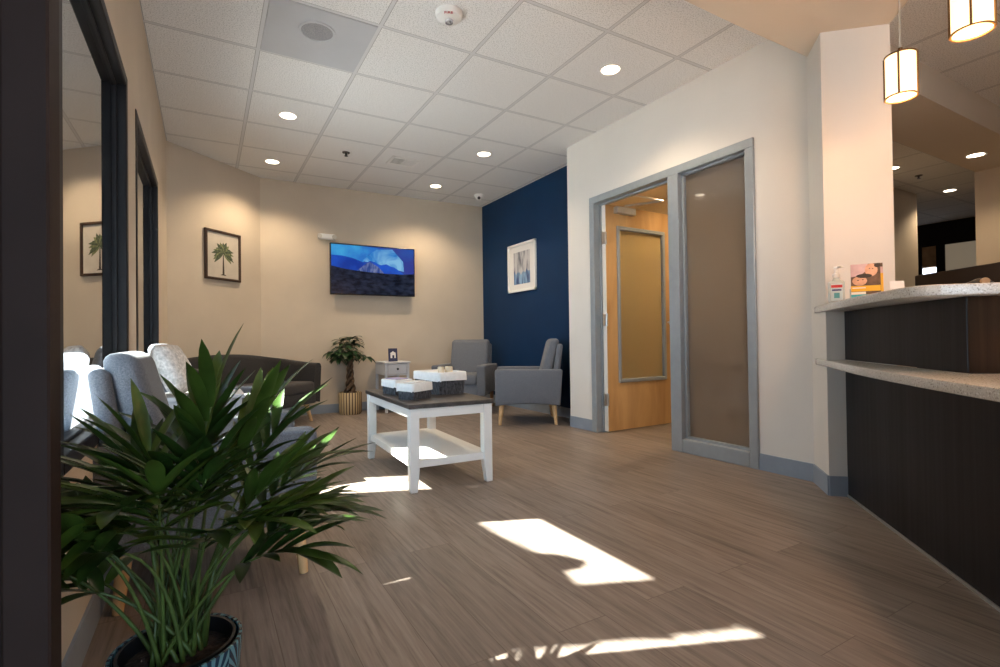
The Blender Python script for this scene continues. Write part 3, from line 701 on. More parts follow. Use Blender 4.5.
MB().box(-.185, .185, -.0115, -.010, -.205, .195).build('painting', am, ap)

# ------------------------------------------------------------------ armchairs
def bow_slab(x_of, y0, y1, z0, z1, th, n=8, puff=.012):
    """upright cushion between two y, x_of(z) = back plane; rounded and slightly puffed"""
    m = MB()
    b = bmesh.new(); bmesh.ops.create_cube(b, size=1)
    for v in b.verts: v.co = Vector((v.co.x*th, v.co.y*(y1-y0), v.co.z*(z1-z0)))
    bmesh.ops.bevel(b, geom=b.edges[:], offset=min(.45*th, .045), segments=4, profile=.5, affect='EDGES')
    for v in b.verts:
        fy = 1-(2*v.co.y/(y1-y0))**2; fz = 1-(2*v.co.z/(z1-z0))**2
        v.co.x += math.copysign(puff*fy*fz, v.co.x)
        z = v.co.z + (z0+z1)/2
        v.co = Vector((v.co.x + x_of(z) + th/2, v.co.y + (y0+y1)/2, z))
    m._take(b, 0); return m

def make_armchair(label, group, legm):
    t = empty('armchair', (0, 0, 0), 0, label, 'armchair', group)
    w = .33; F = M['fab_grey']
    for s in (-1, 1):
        ya, yb = (w-.105, w) if s > 0 else (-w, -w+.105)
        n = 9; bot = [(.345 - (.345+.295)*i/n, .195 + .022*math.sin(PI*i/n)) for i in range(n+1)]
        prof = [(.350, .530), (.345, .550), (.33, .556), (-.322, .550)] + bot[::-1]
        m = MB(); m.extr(prof, ya, yb, r=.014, seg=3); m.build('armrest', F, t, smooth=True)
    m = MB(); m.box(-.27, .315, -w+.105, w-.105, .20, .325, r=.012, seg=2); m.build('seat_frame', F, t, smooth=True)
    m = MB(); b = bmesh.new(); bmesh.ops.create_cube(b, size=1)
    for v in b.verts: v.co = Vector((v.co.x*.54, v.co.y*(2*w-.22), v.co.z*.125))
    bmesh.ops.bevel(b, geom=b.edges[:], offset=.03, segments=4, profile=.5, affect='EDGES')
    for v in b.verts: v.co = Vector((v.co.x+.075, v.co.y, v.co.z+.385 + (.012*(1-(v.co.x/.27)**2)*(1-(v.co.y/w)**2) if v.co.z > 0 else 0)))
    m._take(b, 0); m.build('seat_cushion', F, t, smooth=True)
    bow_slab(lambda z: -.262 - (z-.20)*.125, -w+.066, w-.066, .20, .805, .062, puff=.0).build('outer_back', F, t, smooth=True)
    bow_slab(lambda z: -.195 - (z-.42)*.26, -w+.082, w-.082, .42, .858, .108, puff=.010).build('back_cushion', F, t, smooth=True)
    for sx, sy in ((1, 1), (1, -1), (-1, 1), (-1, -1)):
        x = .285 if sx > 0 else -.235
        m = MB(); m.tube([(x + sx*.02, sy*(w-.055), 0), (x, sy*(w-.065), .215)], [.0155, .026], 14); m.build('leg', legm, t, smooth=True)
    return t
AG = 'grey waiting room armchairs'
chair = make_armchair('grey tweed armchair nearest the camera, beneath the window, behind the potted palm', AG, M['leg'])
chair.location = (.008, 2.305, 0); chair.scale = (1, 1, .968)
def place(x, y, deg, label):
    c = copy_tree(chair); c.scale = (1, 1, 1); c.location = (x, y, 0); c.rotation_euler = (0, 0, math.radians(deg)); c['label'] = label; return c
place(.02, 3.66, 0, 'grey tweed armchair beneath the farther window, next to the dark loveseat')
place(2.945, 4.50, 148, 'pale grey armchair seen from the side, against the navy wall beside the doorway')
ca = place(2.80, 5.71, 228, 'grey armchair in the corner facing the room, between side table and navy wall')
for ch in ca.children:
    if ch.name.startswith('leg'):
        ch.data = ch.data.copy(); ch.data.materials[0] = M['leg_brown']

# ------------------------------------------------------------------ loveseat on the diagonal
def make_loveseat():
    """local: x along its length, faces -y"""
    t = empty('loveseat', (0, 0, 0), 0, 'dark charcoal curved-back loveseat in front of the diagonal wall', 'sofa')
    hw, dp, rr = .70, .33, .26
    path = []
    n = 8
    path += [(-hw, -dp + .02 + (2*dp-.02-rr)*i/6) for i in range(6)]
    path += [(-hw+rr - rr*math.cos(PI/2*i/n), dp-rr + rr*math.sin(PI/2*i/n)) for i in range(n+1)]
    path += [(-hw+rr + (2*hw-2*rr)*i/10, dp) for i in range(1, 10)]
    path += [(hw-rr + rr*math.sin(PI/2*i/n), dp-rr + rr*math.cos(PI/2*i/n)) for i in range(n+1)]
    path += [(hw, dp-rr - (2*dp-.02-rr)*i/6) for i in range(1, 7)]
    Lc = [0]
    for a, b in zip(path[:-1], path[1:]): Lc.append(Lc[-1] + math.dist(a, b))
    tot = Lc[-1]; m = MB(); rows = []
    for i, p in enumerate(path):
        u = Lc[i]/tot; q = math.sin(PI*u)
        top = .625 + .115*(q**1.6)
        a, b = path[max(i-1, 0)], path[min(i+1, len(path)-1)]
        d = Vector((b[0]-a[0], b[1]-a[1])).normalized(); nrm = Vector((d.y, -d.x))    # inward
        th = .105 + .02*q; P = Vector(p); I = P + nrm*th; lean = nrm*(-.035)
        prof = []
        for (off_, z) in ((0, .20), (0, top-.04), (.012, top-.014), (.035, top), (th-.035, top), (th-.012, top-.014), (th, top-.045), (th+.01, .42), (th+.01, .22)):
            k = (z-.20)/.5
            v = P + nrm*off_ + lean*k
            prof.append((v.x, v.y, z))
        prof.append(prof[0]); rows.append(prof)
    m.grid(rows)
    m.poly([tuple(v) for v in rows[0][:-1]]); m.poly([tuple(v) for v in rows[-1][:-1]][::-1])
    bmesh.ops.remove_doubles(m.bm, verts=m.bm.verts[:], dist=.0005)
    m.build('curved_back', M['fab_dark'], t, smooth=True, recalc=True)
    m = MB(); m.box(-hw+.09, hw-.09, -dp+.0, dp-.09, .20, .315, r=.012); m.build('seat_frame', M['fab_dark'], t, smooth=True)
    m = MB(); m.box(-hw+.105, hw-.105, -dp-.005, dp-.11, .315, .435, r=.035, seg=4); o = m.build('seat_cushion', M['fab_dark_seat'], t, smooth=True)
    for sx in (-1, 1):
        for sy in (-1, 1):
            m = MB(); m.tube([(sx*(hw-.085), sy*(dp-.075)+sy*.01, 0), (sx*(hw-.13), sy*(dp-.11), .215)], [.015, .026], 14); m.build('leg', M['leg'], t, smooth=True)
    return t
ls = make_loveseat()
ls.rotation_euler = (0, 0, ang)
lc = da + dt*.51 + dn*.42
ls.location = (lc.x, lc.y, 0)

# ------------------------------------------------------------------ coffee table
ct = empty('coffee_table', (0, 0, 0), 0, 'white coffee table with a dark grey wood top and lower shelf', 'coffee table')
tx0, tx1, ty0, ty1, tz = .990, 1.505, 2.735, 3.745, .498
ct.rotation_euler = (0, 0, math.radians(-2)); _p = Vector((tx0, ty0, 0)); ct.location = _p - Matrix.Rotation(math.radians(-2), 3, 'Z') @ _p
MB().box(tx0-.009, tx1+.009, ty0-.009, ty1+.009, tz-.026, tz, r=.003, seg=1).build('tabletop', M['top_grey'], ct)
m = MB(); ap_ = .055
m.box(tx0+.006, tx1-.006, ty0+.008, ty0+.03, tz-.026-ap_, tz-.026); m.box(tx0+.006, tx1-.006, ty1-.03, ty1-.008, tz-.026-ap_, tz-.026)
m.box(tx0+.008, tx0+.03, ty0+.006, ty1-.006, tz-.026-ap_, tz-.026); m.box(tx1-.03, tx1-.008, ty0+.006, ty1-.006, tz-.026-ap_, tz-.026)
m.build('apron', M['white'], ct)
for sx in (0, 1):
    for sy in (0, 1):
        q = .055; xa = tx0 if sx == 0 else tx1-q; ya = ty0 if sy == 0 else ty1-q
        b = bmesh.new(); lev = [(tz-.026, 0), (.13, 0), (0, .014)]; rings = []
        for z, ins in lev:
            x_a, x_b = (xa, xa+q-ins) if sx == 0 else (xa+ins, xa+q)
            y_a, y_b = (ya, ya+q-ins) if sy == 0 else (ya+ins, ya+q)
            rings.append([b.verts.new(p) for p in ((x_a, y_a, z), (x_b, y_a, z), (x_b, y_b, z), (x_a, y_b, z))])
        for i in range(2):
            for k_ in range(4): b.faces.new((rings[i][k_], rings[i][(k_+1) % 4], rings[i+1][(k_+1) % 4], rings[i+1][k_]))
        b.faces.new(rings[0]); b.faces.new(rings[2][::-1]); bmesh.ops.recalc_face_normals(b, faces=b.faces[:])
        bmesh.ops.bevel(b, geom=b.edges[:], offset=.003, segments=1, affect='EDGES')
        mm = MB(); mm._take(b, 0); mm.build('leg', M['white'], ct)
MB().box(tx0+.012, tx1-.012, ty0+.012, ty1-.012, .135, .178, r=.002, seg=1).build('shelf', M['white'], ct)

# ------------------------------------------------------------------ baskets
def make_basket(L_, W_, H_, label, hl):
    t = empty('basket', (0, 0, 0), 0, label, 'basket', 'lined baskets on the coffee table')
    def ring(k, z, r=.02):
        a, b = L_/2*k, W_/2*k; out = []
        for cx, cy, a0 in ((a-r, b-r, 0), (-a+r, b-r, 90), (-a+r, -b+r, 180), (a-r, -b+r, 270)):
            for j in range(5):
                an = math.radians(a0 + 90*j/4); out.append((cx + r*math.cos(an), cy + r*math.sin(an), z))
        return out
    def loft(m, rings, capb=False):
        rs = [r + [r[0]] for r in rings]; m.grid(rs)
        if capb: m.poly(rings[0][::-1])
        return m
    nb = max(4, int(H_/.012)); rings = []
    for i in range(nb*2+1):
        u = i/(nb*2); rings.append(ring((.93 + .07*u)*(1 + (.012 if i % 2 else 0)), u*H_))
    m = MB(); loft(m, rings, True); m.build('woven_body', M['wicker'], t, smooth='all')
    m = MB(); rr = [ring(.95, H_*.55), ring(.97, H_+.004), ring(1.0, H_+.008), ring(1.035, H_+.004), ring(1.045, H_-hl*.5), ring(1.05, H_-hl)]
    for i in (4, 5):
        rr[i] = [(x*(1+.006*math.sin(17*k)), y*(1+.006*math.cos(13*k)), z + .004*math.sin(k*2.3)) for k, (x, y, z) in enumerate(rr[i])]
    loft(m, rr); m.poly(ring(.95, H_*.55)); m.build('liner', M['linen'], t, smooth='all')
    return t
bl = make_basket(.215, .345, .140, 'large dark wicker basket with white liner, holding two candles on its rim', .050)
bl.location = (1.395, 3.26, tz); bl.rotation_euler = (0, 0, math.radians(8))
bs = make_basket(.14, .185, .092, 'small dark wicker basket with white liner, at the front of the coffee table', .042)
bs.location = (1.125, 3.02, tz); bs.rotation_euler = (0, 0, math.radians(-62))
b3 = copy_tree(bs); b3.location = (1.125, 3.36, tz); b3.rotation_euler = (0, 0, math.radians(12)); b3['label'] = 'small dark wicker basket holding a printed card, behind the front basket'
# contents
MB().box(-.09, .09, -.155, .155, 0, .004).build('tray', M['linen'], bl, loc=(0, 0, .136))
for i, (x, y, r) in enumerate(((-.052, -.105, .021), (.005, -.112, .027))):
    m = MB(); m.lathe([(r*.9, 0), (r, .006), (r, .035), (r*.9, .042)], 24)
    o = m.build('candle', M['candle'], None, smooth=True, loc=Vector((1.395, 3.26, tz+.140)) + Matrix.Rotation(math.radians(8), 3, 'Z') @ Vector((x, y, 0)))
    tag(o, ('smaller' if i == 0 else 'larger') + ' of the two cream candles on the large basket', 'candle', 'candles on the large basket')
o = MB().box(-.045, .045, -.065, .065, 0, .006, r=.001).build('leaflet', [M['lilac']], None, loc=(1.125, 3.36, tz+.1005), rz=math.radians(20))
tag(o, 'lilac printed leaflet lying on the back small basket', 'leaflet')
o = MB().box(-.045, .045, -.06, .06, 0, .006, r=.001).build('leaflet', [M['paper']], None, loc=(1.125, 3.02, tz+.1005), rz=math.radians(-55))
tag(o, 'plain white card lying on the front small basket', 'leaflet')

# ------------------------------------------------------------------ side tables
def make_side_table(label, W=.30, D=.40, H=.605):
    """front faces -y"""
    t = empty('side_table', (0, 0, 0), 0, label, 'side table', 'small drawer side tables')
    G = M['grey_white']
    MB().box(-W/2-.012, W/2+.012, -D/2-.012, D/2+.012, H-.02, H, r=.003, seg=1).build('tabletop', G, t)
    m = MB(); a = .03
    m.box(-W/2+.004, -W/2+.02, -D/2+.01, D/2-.01, H-.16, H-.02); m.box(W/2-.02, W/2-.004, -D/2+.01, D/2-.01, H-.16, H-.02); m.box(-W/2+.01, W/2-.01, D/2-.02, D/2-.004, H-.16, H-.02)
    m.box(-W/2+.01, W/2-.01, -D/2+.004, -D/2+.02, H-.165, H-.15); m.build('carcass', G, t)
    d = MB().box(-W/2+.034, W/2-.034, -D/2, -D/2+.016, H-.146, H-.026, r=.003, seg=1).build('drawer', G, t)
    m = MB(); m.lathe([(.006, 0), (.006, .008), (.013, .012), (.013, .02), (.006, .024)], 18)
    for v in m.bm.verts: v.co = Vector((v.co.x, -D/2 - v.co.z, v.co.y + H-.086))
    m.build('knob', M['knob'], d, smooth=True)
    for sx in (-1, 1):
        for sy in (-1, 1):
            m = MB(); xa, xb = sorted((sx*W/2, sx*(W/2-a))); ya, yb = sorted((sy*D/2, sy*(D/2-a)))
            m.box(xa, xb, ya, yb, 0, H-.02, r=.002, seg=1); m.build('leg', G, t)
    MB().box(-W/2+.006, W/2-.006, -D/2+.006, D/2-.006, .12, .135).build('shelf', G, t)
    return t
st = make_side_table('pale grey side table with one drawer, beside the money tree at the back wall')
st.location = (1.985, 6.10, 0)
s2 = copy_tree(st); s2.location = (-.045, 2.985, 0); s2.rotation_euler = (0, 0, PI/2); s2['label'] = 'pale side table between the two armchairs under the windows'
nc = empty('display_card', (1.975, 6.03, .605), math.radians(-8), 'small navy display card standing on the back side table', 'card')
m = MB(); m.box(-.055, .055, -.002, .002, 0, .16); tilted(m); m.box(-.05, .05, 0, .05, 0, .002); m.build('card', M['navy_card'], nc)
m = MB(); m.box(-.030, .034, -.0032, -.0024, .04, .10, mi=0); m.box(-.008, .016, -.0038, -.0032, .04, .075, mi=1); m.poly([(-.034, -.003, .10), (.038, -.003, .10), (.002, -.003, .125)][::1], 0)
tilted(m).build('house_print', [M['paper'], M['navy_card']], nc)

# white cushion on the window side table
m = MB(); b = bmesh.new(); bmesh.ops.create_grid(b, x_segments=14, y_segments=14, size=.5)
top_ = [v.co.copy() for v in b.verts]; b.free()
def cush(m, w, h, th):
    n = 14
    for sgn in (1, -1):
        rows = []
        for i in range(n+1):
            r_ = []
            for j in range(n+1):
                a, c_ = -1+2*i/n, -1+2*j/n
                e_ = (1-a**4)*(1-c_**4)
                pin = 1 - .06*(a*a*c_*c_)
                r_.append((a*w/2*(1-.07*(1-abs(c_))*0)*pin, sgn*th/2*e_**.6 + .004*math.sin(9*a+5*c_), c_*h/2*pin))
            rows.append(r_ if sgn > 0 else r_[::-1])
        m.grid(rows)
    bmesh.ops.remove_doubles(m.bm, verts=m.bm.verts[:], dist=.0008)
cm = MB(); cush(cm, .30, .26, .11)
o = cm.build('cushion', mat('woven_white', (.70, .68, .66), rough=.95, var=.25, vscale=70, bump=1.0, bscale=55), None, smooth='all', recalc=True)
o.location = (-.135, 2.99, .735); o.rotation_euler = (math.radians(-24), 0, math.radians(90)); o.rotation_euler = (math.radians(-22), 0, math.radians(78))
tag(o, 'textured white throw cushion leaning back on the window side table', 'cushion')

# ------------------------------------------------------------------ money tree
mt = empty('potted_money_tree', (1.485, 6.14, 0), 0, 'braided-trunk money tree in a bamboo-slat pot against the back wall', 'potted plant')
m = MB(); m.lathe([(.118, 0), (.128, .02), (.130, .25), (.122, .256), (.116, .24), (.112, .20)], 96, cap=False, ripple=.02, nr=24)
pm_, nt, b = new_mat('bamboo_slats'); L = nt.links.new
tc = nt.nodes.new('ShaderNodeTexCoord'); sx = nt.nodes.new('ShaderNodeSeparateXYZ'); L(tc.outputs['Object'], sx.inputs[0])
an_ = math_node(nt, 'ARCTAN2', sx.outputs[1], sx.outputs[0])
wv = math_node(nt, 'SINE', math_node(nt, 'MULTIPLY', an_, 24))
rp = nt.nodes.new('ShaderNodeValToRGB'); L(math_node(nt, 'MULTIPLY_ADD', wv, .5, .5), rp.inputs[0])
rp.color_ramp.elements[0].position = .25; rp.color_ramp.elements[0].color = (.10, .06, .025, 1); rp.color_ramp.elements[1].position = .6; rp.color_ramp.elements[1].color = (.52, .40, .23, 1)
L(rp.outputs[0], b.inputs['Base Color']); b.inputs['Roughness'].default_value = .6
m.build('pot', pm_, mt, smooth='all')
m = MB(); m.lathe([(.112, .215), (.06, .25), (.001, .262)], 28, cap=False); m.build('soil', M['soil'], mt)
m = MB()
for k_ in range(3):
    pth = []
    for i in range(25):
        u = i/24; a = 2*PI*k_/3 + u*2*PI*1.6; r_ = .030*(1-.35*u) + (.03*(1-u)**6)
        pth.append((r_*math.cos(a), r_*math.sin(a), .23 + .42*u))
    m.tube(pth, [.026*(1-.4*i/24) for i in range(25)], 10)
m.build('braided_trunk', M['trunk'], mt, smooth='all')
def leaf_strip(m, base, d, Ln, wd, droop, up=Vector((0, 0, 1)), n=6, fold=.25, mi=0, tip=.0, bend=None, clampf=None):
    """lanceolate blade along direction d with gravity droop"""
    d = d.normalized(); side = d.cross(up)
    if side.length < .05: side = d.orthogonal()
    side.normalize(); nrm = side.cross(d).normalized()
    rows = []; p = base.copy(); dd = d.copy(); step = Ln/n
    for i in range(n+1):
        t = i/n; w = wd*(math.sin(PI*min(1, (t*.92+.08)))**.75) if i < n else wd*.02
        nn = side.cross(dd).normalized()
        row = [p - side*w/2 + nn*w*fold*.5, p.copy(), p + side*w/2 + nn*w*fold*.5]
        if clampf: row = [clampf(v) for v in row]
        rows.append(row)
        dd = (dd + Vector((0, 0, -droop/n))).normalized(); p = p + dd*step
    m.grid(rows, mi)
r5 = random.Random(5)
def wallclamp(v):
    v = v.copy()
    if v.y > .175: v.y = .175
    return v
for k_ in range(26):
    a = r5.uniform(0, 2*PI) if k_ > 12 else 2*PI*k_/13
    el_ = r5.uniform(.05, 1.2) if k_ > 3 else 1.3
    h0 = .68 + r5.uniform(-.06, .04); Ls = r5.uniform(.12, .22) if k_ > 3 else .16 + .04*k_
    dirv = Vector((math.cos(a)*math.cos(el_), math.sin(a)*math.cos(el_)*.7, math.sin(el_)))
    p0 = Vector((0, 0, h0-.02)); p1 = p0 + dirv*Ls; p1 = wallclamp(p1*1)
    m = MB(); m.tube([p0, (p0+p1)/2 + Vector((0, 0, .012)), p1], .0035, 6, mi=1)
    nl = 6
    for j in range(nl):
        b_a = 2*PI*j/nl + a; out = Vector((math.cos(b_a), math.sin(b_a)*.8, .15 - .3*(j % 2)))
        out = (out + dirv*.6).normalized()
        leaf_strip(m, p1, out, r5.uniform(.11, .165), .052, 1.1, n=5, fold=.2, clampf=wallclamp)
    m.build('leaf_cluster', [M['leaf_dark'], M['stem']], mt, smooth='all')

# ------------------------------------------------------------------ foreground palm
PX, PY = -.052, 1.235
pt = empty('potted_palm', (PX, PY, 0), 0, 'bushy green parlour palm in a teal patterned pot, foreground by the entrance post', 'potted plant')
cm_, nt, b = new_mat('teal_glazed_fans'); L = nt.links.new
tc = nt.nodes.new('ShaderNodeTexCoord'); sx = nt.nodes.new('ShaderNodeSeparateXYZ'); L(tc.outputs['Object'], sx.inputs[0])
u_ = math_node(nt, 'MULTIPLY', math_node(nt, 'ARCTAN2', sx.outputs[1], sx.outputs[0]), 9/(2*PI))
fu = math_node(nt, 'SUBTRACT', math_node(nt, 'FRACT', u_), .5)
fv = math_node(nt, 'FRACT', math_node(nt, 'MULTIPLY', sx.outputs[2], 11))
fan = math_node(nt, 'ARCTAN2', fv, fu)
st_ = math_node(nt, 'SINE', math_node(nt, 'MULTIPLY', fan, 22))
rp = nt.nodes.new('ShaderNodeValToRGB'); L(math_node(nt, 'MULTIPLY_ADD', st_, .5, .5), rp.inputs[0])
rp.color_ramp.elements[0].position = .42; rp.color_ramp.elements[0].color = (.010, .030, .055, 1); rp.color_ramp.elements[1].position = .62; rp.color_ramp.elements[1].color = (.10, .22, .25, 1)
L(rp.outputs[0], b.inputs['Base Color']); b.inputs['Roughness'].default_value = .25
m = MB(); m.lathe([(.088, 0), (.098, .01), (.117, .235), (.117, .25), (.111, .25), (.109, .22)], 56, cap=False); m.build('pot', cm_, pt, smooth=True)
m = MB(); m.lathe([(.099, .16), (.102, .248), (.105, .252), (.099, .252), (.094, .22)], 48, cap=False); m.build('nursery_pot', M['black_plastic'], pt, smooth=True)
m = MB(); m.lathe([(.097, .222), (.05, .23), (.001, .228)], 32, cap=False); m.build('soil', M['soil'], pt)
CAMF = Vector((.4993, .8664, 0)); CAMR = Vector((.8664, -.4993, 0))
r3 = random.Random(21)
def pclamp(v):
    v = v.copy()
    if v.x < -.235: v.x = -.235 + (v.x+.235)*.05
    return v
def frond(az, lean, Lst, Lfr, droop, r_leaf, nl, base=None, light=False, lw=.029):
    """az: 0 = to the right of the view, 90 = away from the viewer"""
    a = math.radians(az); out = CAMR*math.cos(a) + CAMF*math.sin(a)
    b0 = Vector((r3.uniform(-.045, .045), r3.uniform(-.045, .045), .222)) if base is None else Vector(base)
    d = (out*math.sin(lean) + Vector((0, 0, 1))*math.cos(lean)).normalized()
    pts = [b0]; p = b0.copy(); n = 14; tot = Lst + Lfr; dd = (d*.5 + Vector((0, 0, .6))).normalized()
    for i in range(n):
        t = (i+1)/n
        tgt = (d*(1-droop*t*t) + out*droop*t*t*.9 + Vector((0, 0, -1))*droop*t*t*.8).normalized()
        dd = (dd*.55 + tgt*.45).normalized(); p = p + dd*(tot/n); pts.append(p.copy())
    pts = [pclamp(q) for q in pts]
    m = MB(); m.tube(pts, [.0048*(1-.72*i/n) for i in range(n+1)], 7, mi=1)
    def at(u):
        x = u*n; i = min(int(x), n-1); f_ = x-i
        return pts[i].lerp(pts[i+1], f_), (pts[i+1]-pts[i]).normalized()
    u0 = Lst/tot
    for k_ in range(nl):
        u = u0 + (1-u0)*(k_+.3)/nl; q, tg = at(min(u, .999))
        sd_ = tg.cross(Vector((0, 0, 1)))
        if sd_.length < .2: sd_ = out.cross(Vector((0, 0, 1)))
        sd_.normalize(); up_ = sd_.cross(tg).normalized()
        sz = r_leaf*(.72 + .5*math.sin(PI*(.15 + .75*k_/nl)))*r3.uniform(.88, 1.1)
        for sgn in (-1, 1):
            open_ = 1.05 - .6*k_/nl + r3.uniform(-.12, .12)
            dl = (tg*math.cos(open_) + sd_*sgn*math.sin(open_) + up_*.22).normalized()
            leaf_strip(m, q, dl, sz, lw*r3.uniform(.85, 1.15), r3.uniform(.15, .6), n=6, fold=.35, clampf=pclamp)
    q, tg = at(.999); leaf_strip(m, q, tg, r_leaf*.95, lw, .5, n=6, fold=.35, clampf=pclamp)
    m.build('frond', [M['leaf_light'] if light else M['leaf'], M['stem']], pt, smooth='all')
FR = [  # az, lean, stem, frond, droop, leaflet, pairs, light
    (20, .16, .38, .15, .10, .18, 5, 1), (60, .20, .32, .14, .15, .18, 5, 0), (155, .16, .28, .13, .10, .18, 5, 1), (185, .28, .28, .13, .20, .17, 5, 0), (-15, .26, .31, .13, .25, .16, 5, 0),
    (12, .36, .29, .13, .40, .16, 5, 1), (0, .44, .27, .12, .55, .14, 5, 0), (38, .46, .30, .14, .45, .17, 5, 0), (-40, .26, .30, .12, .35, .14, 5, 0), (-25, .46, .29, .12, .50, .14, 5, 1),
    (165, .42, .28, .14, .35, .18, 5, 0), (190, .54, .27, .13, .45, .17, 5, 1), (210, .38, .27, .12, .40, .16, 5, 0), (225, .50, .25, .12, .50, .15, 5, 0), (250, .28, .27, .11, .45, .14, 5, 1),
    (-75, .16, .30, .11, .35, .13, 5, 0), (110, .42, .30, .15, .40, .17, 5, 0), (85, .60, .27, .15, .60, .17, 5, 0), (140, .60, .26, .14, .55, .17, 5, 0), (300, .18, .29, .11, .35, .15, 5, 1),
    (22, .54, .27, .13, .60, .15, 5, 0), (178, .68, .25, .13, .55, .16, 5, 0), (50, .34, .33, .15, .28, .18, 5, 0), (8, .58, .25, .12, .70, .14, 5, 0), (30, .28, .35, .15, .20, .18, 6, 1), (100, .25, .32, .14, .2, .18, 5, 0),
    (170, .78, .22, .12, .7, .15, 5, 1), (18, .50, .30, .12, .6, .15, 5, 1), (-90, .14, .32, .12, .65, .15, 6, 1), (-120, .14, .29, .11, .75, .14, 6, 1), (240, .18, .28, .11, .8, .13, 5, 0), (60, .72, .24, .13, .7, .16, 5, 0), (130, .35, .30, .14, .3, .17, 5, 0), (-50, .30, .26, .11, .5, .13, 4, 0), (205, .66, .22, .11, .65, .14, 4, 0)]
for f_ in FR: frond(*f_[:7], light=bool(f_[7]))
for k_ in range(4):
    a = r3.uniform(0, 2*PI); r_ = r3.uniform(.01, .05); x, y = r_*math.cos(a), r_*math.sin(a)
    m = MB(); m.tube([(x, y, .222), (x*1.25, y*1.25, .34), (x*2.0, y*2.0, .50)], [.0075, .006, .003], 8); m.build('stem', M['stem'], pt, smooth='all')

# ------------------------------------------------------------------ exterior
struct('ground_outside', MB().box(-16, -.45, -14, 16, -.25, -.13), M['asphalt'])
o = MB().box(-9, -.46, 7.0, 10, -.2, 4.0).build('dark_backdrop_outside', M['blocker']); o['kind'] = 'structure'  # added block, keeps the view out through the glass dark
o = MB().box(-1.72, -1.48, 2.215, 2.49, -.2, 3.4).build('sun_blocker_post', M['blocker']); o['kind'] = 'structure'  # added unseen post, splits the floor sun into patch and strip
bl_ = MB(); pts_ = [(1.80, 1.2), (2.22, 1.2), (2.22, 1.5), (2.46, 1.5), (2.47, 1.84), (2.53, 2.06), (3.16, 2.06), (3.16, 2.57), (2.90, 2.58), (2.68, 2.62), (2.64, 2.70), (2.56, 2.76), (2.50, 2.70), (2.49, 2.62), (2.36, 2.59), (2.24, 2.56), (2.23, 2.10), (1.80, 2.07)]
b_x = bmesh.new(); fa_ = [b_x.verts.new((-1.21, y, z)) for y, z in pts_]; fb_ = [b_x.verts.new((-1.19, y, z)) for y, z in pts_]
b_x.faces.new(fa_); b_x.faces.new(fb_[::-1])
for i in range(len(pts_)): b_x.faces.new((fa_[i], fa_[(i+1) % len(pts_)], fb_[(i+1) % len(pts_)], fb_[i]))
bl_._take(b_x, 0); o = bl_.build('sun_blocker_board', M['blocker']); o['kind'] = 'structure'  # added unseen board, its outline shapes the edge of the sun patch
xs = MB(); r8 = random.Random(4)
for i in range(46):
    leaf_strip(xs, Vector((-1.2 + r8.uniform(-.1, .1), r8.uniform(1.78, 2.24), r8.uniform(2.0, 2.95))), Vector((r8.uniform(-.2, .2), r8.uniform(-1, 1), r8.uniform(-.6, .8))), r8.uniform(.12, .2), r8.uniform(.02, .045), .5, n=4)
o = xs.build('sun_blocker_leaves', M['leaf_dark'], smooth='all'); o['kind'] = 'structure'  # loose leaves added out of view to break up the sun strip
o = MB().box(-1.25, -1.15, 3.16, 3.70, 2.06, 3.6).box(-1.25, -1.15, 4.08, 5.3, 2.06, 3.6).box(-1.25, -1.15, 3.70, 4.08, 3.2, 3.6).build('sun_blocker_panels', M['blocker']); o['kind'] = 'structure'  # added unseen panels, trim the sun entering the farther window

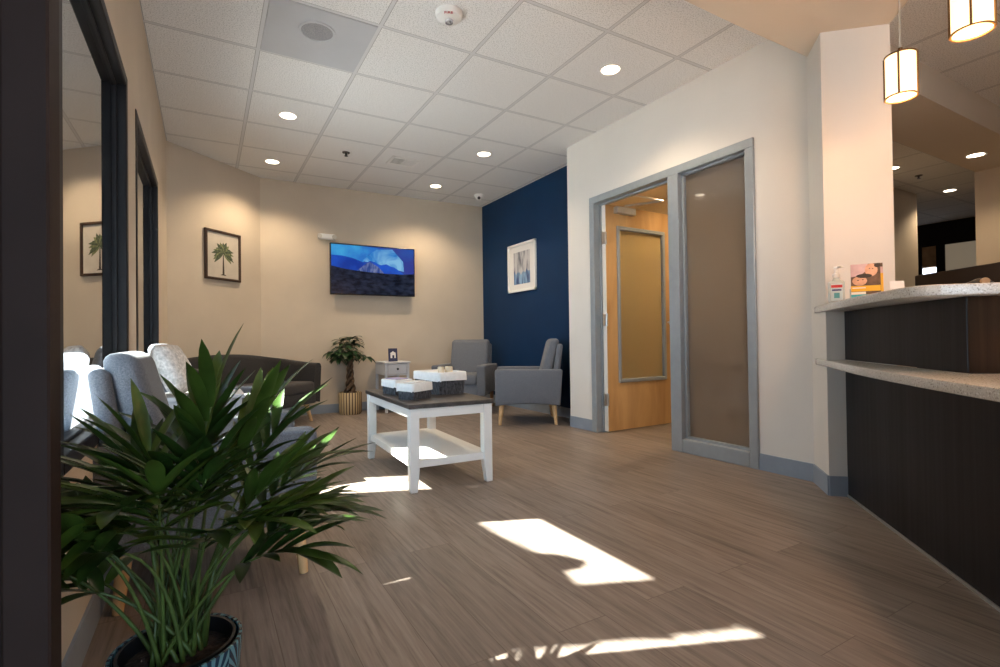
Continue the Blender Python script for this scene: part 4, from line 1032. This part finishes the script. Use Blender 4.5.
# ------------------------------------------------------------------ light
sun = bpy.data.lights.new('sun', 'SUN'); sun.energy = 60; sun.angle = math.radians(.6); sun.color = (1, .95, .87)
so = bpy.data.objects.new('sun', sun); C.objects.link(so)
elv = math.radians(46); azv = Vector((.925, -.38, 0)).normalized()
so.rotation_euler = (azv*math.cos(elv) + Vector((0, 0, -math.sin(elv)))).to_track_quat('-Z', 'Y').to_euler()
w = bpy.data.worlds.new('sky'); bpy.context.scene.world = w; w.use_nodes = True
bg = w.node_tree.nodes['Background']; bg.inputs[0].default_value = (.58, .77, 1, 1); bg.inputs[1].default_value = 5.4
def area(name, loc, dirv, sx, sy, energy=0, col=(1, 1, 1), portal=False):
    l = bpy.data.lights.new(name, 'AREA'); l.shape = 'RECTANGLE'; l.size = sx; l.size_y = sy; l.energy = energy; l.color = col
    if portal: l.cycles.is_portal = True
    o = bpy.data.objects.new(name, l); C.objects.link(o); o.location = loc
    o.rotation_euler = Vector(dirv).to_track_quat('-Z', 'Y').to_euler(); return o
for i, wv_ in enumerate((W1, W2)):
    area('window_portal', (LX-.13, (wv_[0]+wv_[1])/2, (wv_[2]+wv_[3])/2), (1, 0, 0), wv_[1]-wv_[0]-.02, wv_[3]-wv_[2]-.02, portal=True)
area('entrance_portal', (.47, -2.45, 1.25), (0, 1, 0), 1.7, 2.4, portal=True)
_pl = bpy.data.lights.new('reception_lamp', 'POINT'); _pl.energy = 9; _pl.color = (1, .58, .28); _pl.shadow_soft_size = .06
_po = bpy.data.objects.new('reception_lamp', _pl); C.objects.link(_po); _po.location = (1.83, .32, 1.78)
area('reception_room_light', (4.6, .2, 2.45), (0, 0, -1), 1.2, 1.2, 9, (1, .66, .34))

# ------------------------------------------------------------------ camera
cam = bpy.data.cameras.new('camera'); co = bpy.data.objects.new('camera', cam); C.objects.link(co)
yaw, pit, rol = .5234, .0108, -.0132
fwv = Vector((math.sin(yaw)*math.cos(pit), math.cos(yaw)*math.cos(pit), math.sin(pit)))
rt = Vector((math.cos(yaw), -math.sin(yaw), 0)); up = rt.cross(fwv)
r2 = rt*math.cos(rol) + up*math.sin(rol); u2 = up*math.cos(rol) - rt*math.sin(rol)
mw = Matrix(((r2.x, u2.x, -fwv.x, 0), (r2.y, u2.y, -fwv.y, 0), (r2.z, u2.z, -fwv.z, .8596), (0, 0, 0, 1)))
co.matrix_world = mw
cam.sensor_width = 36; cam.lens = 510.65*36/1000; cam.clip_start = .05
sc = bpy.context.scene; sc.camera = co
sc.view_settings.view_transform = 'Standard'; sc.view_settings.look = 'None'; sc.view_settings.exposure = .88
sc.cycles.use_denoising = True; sc.cycles.max_bounces = 8; sc.cycles.transparent_max_bounces = 12
sc.cycles.sample_clamp_indirect = 6
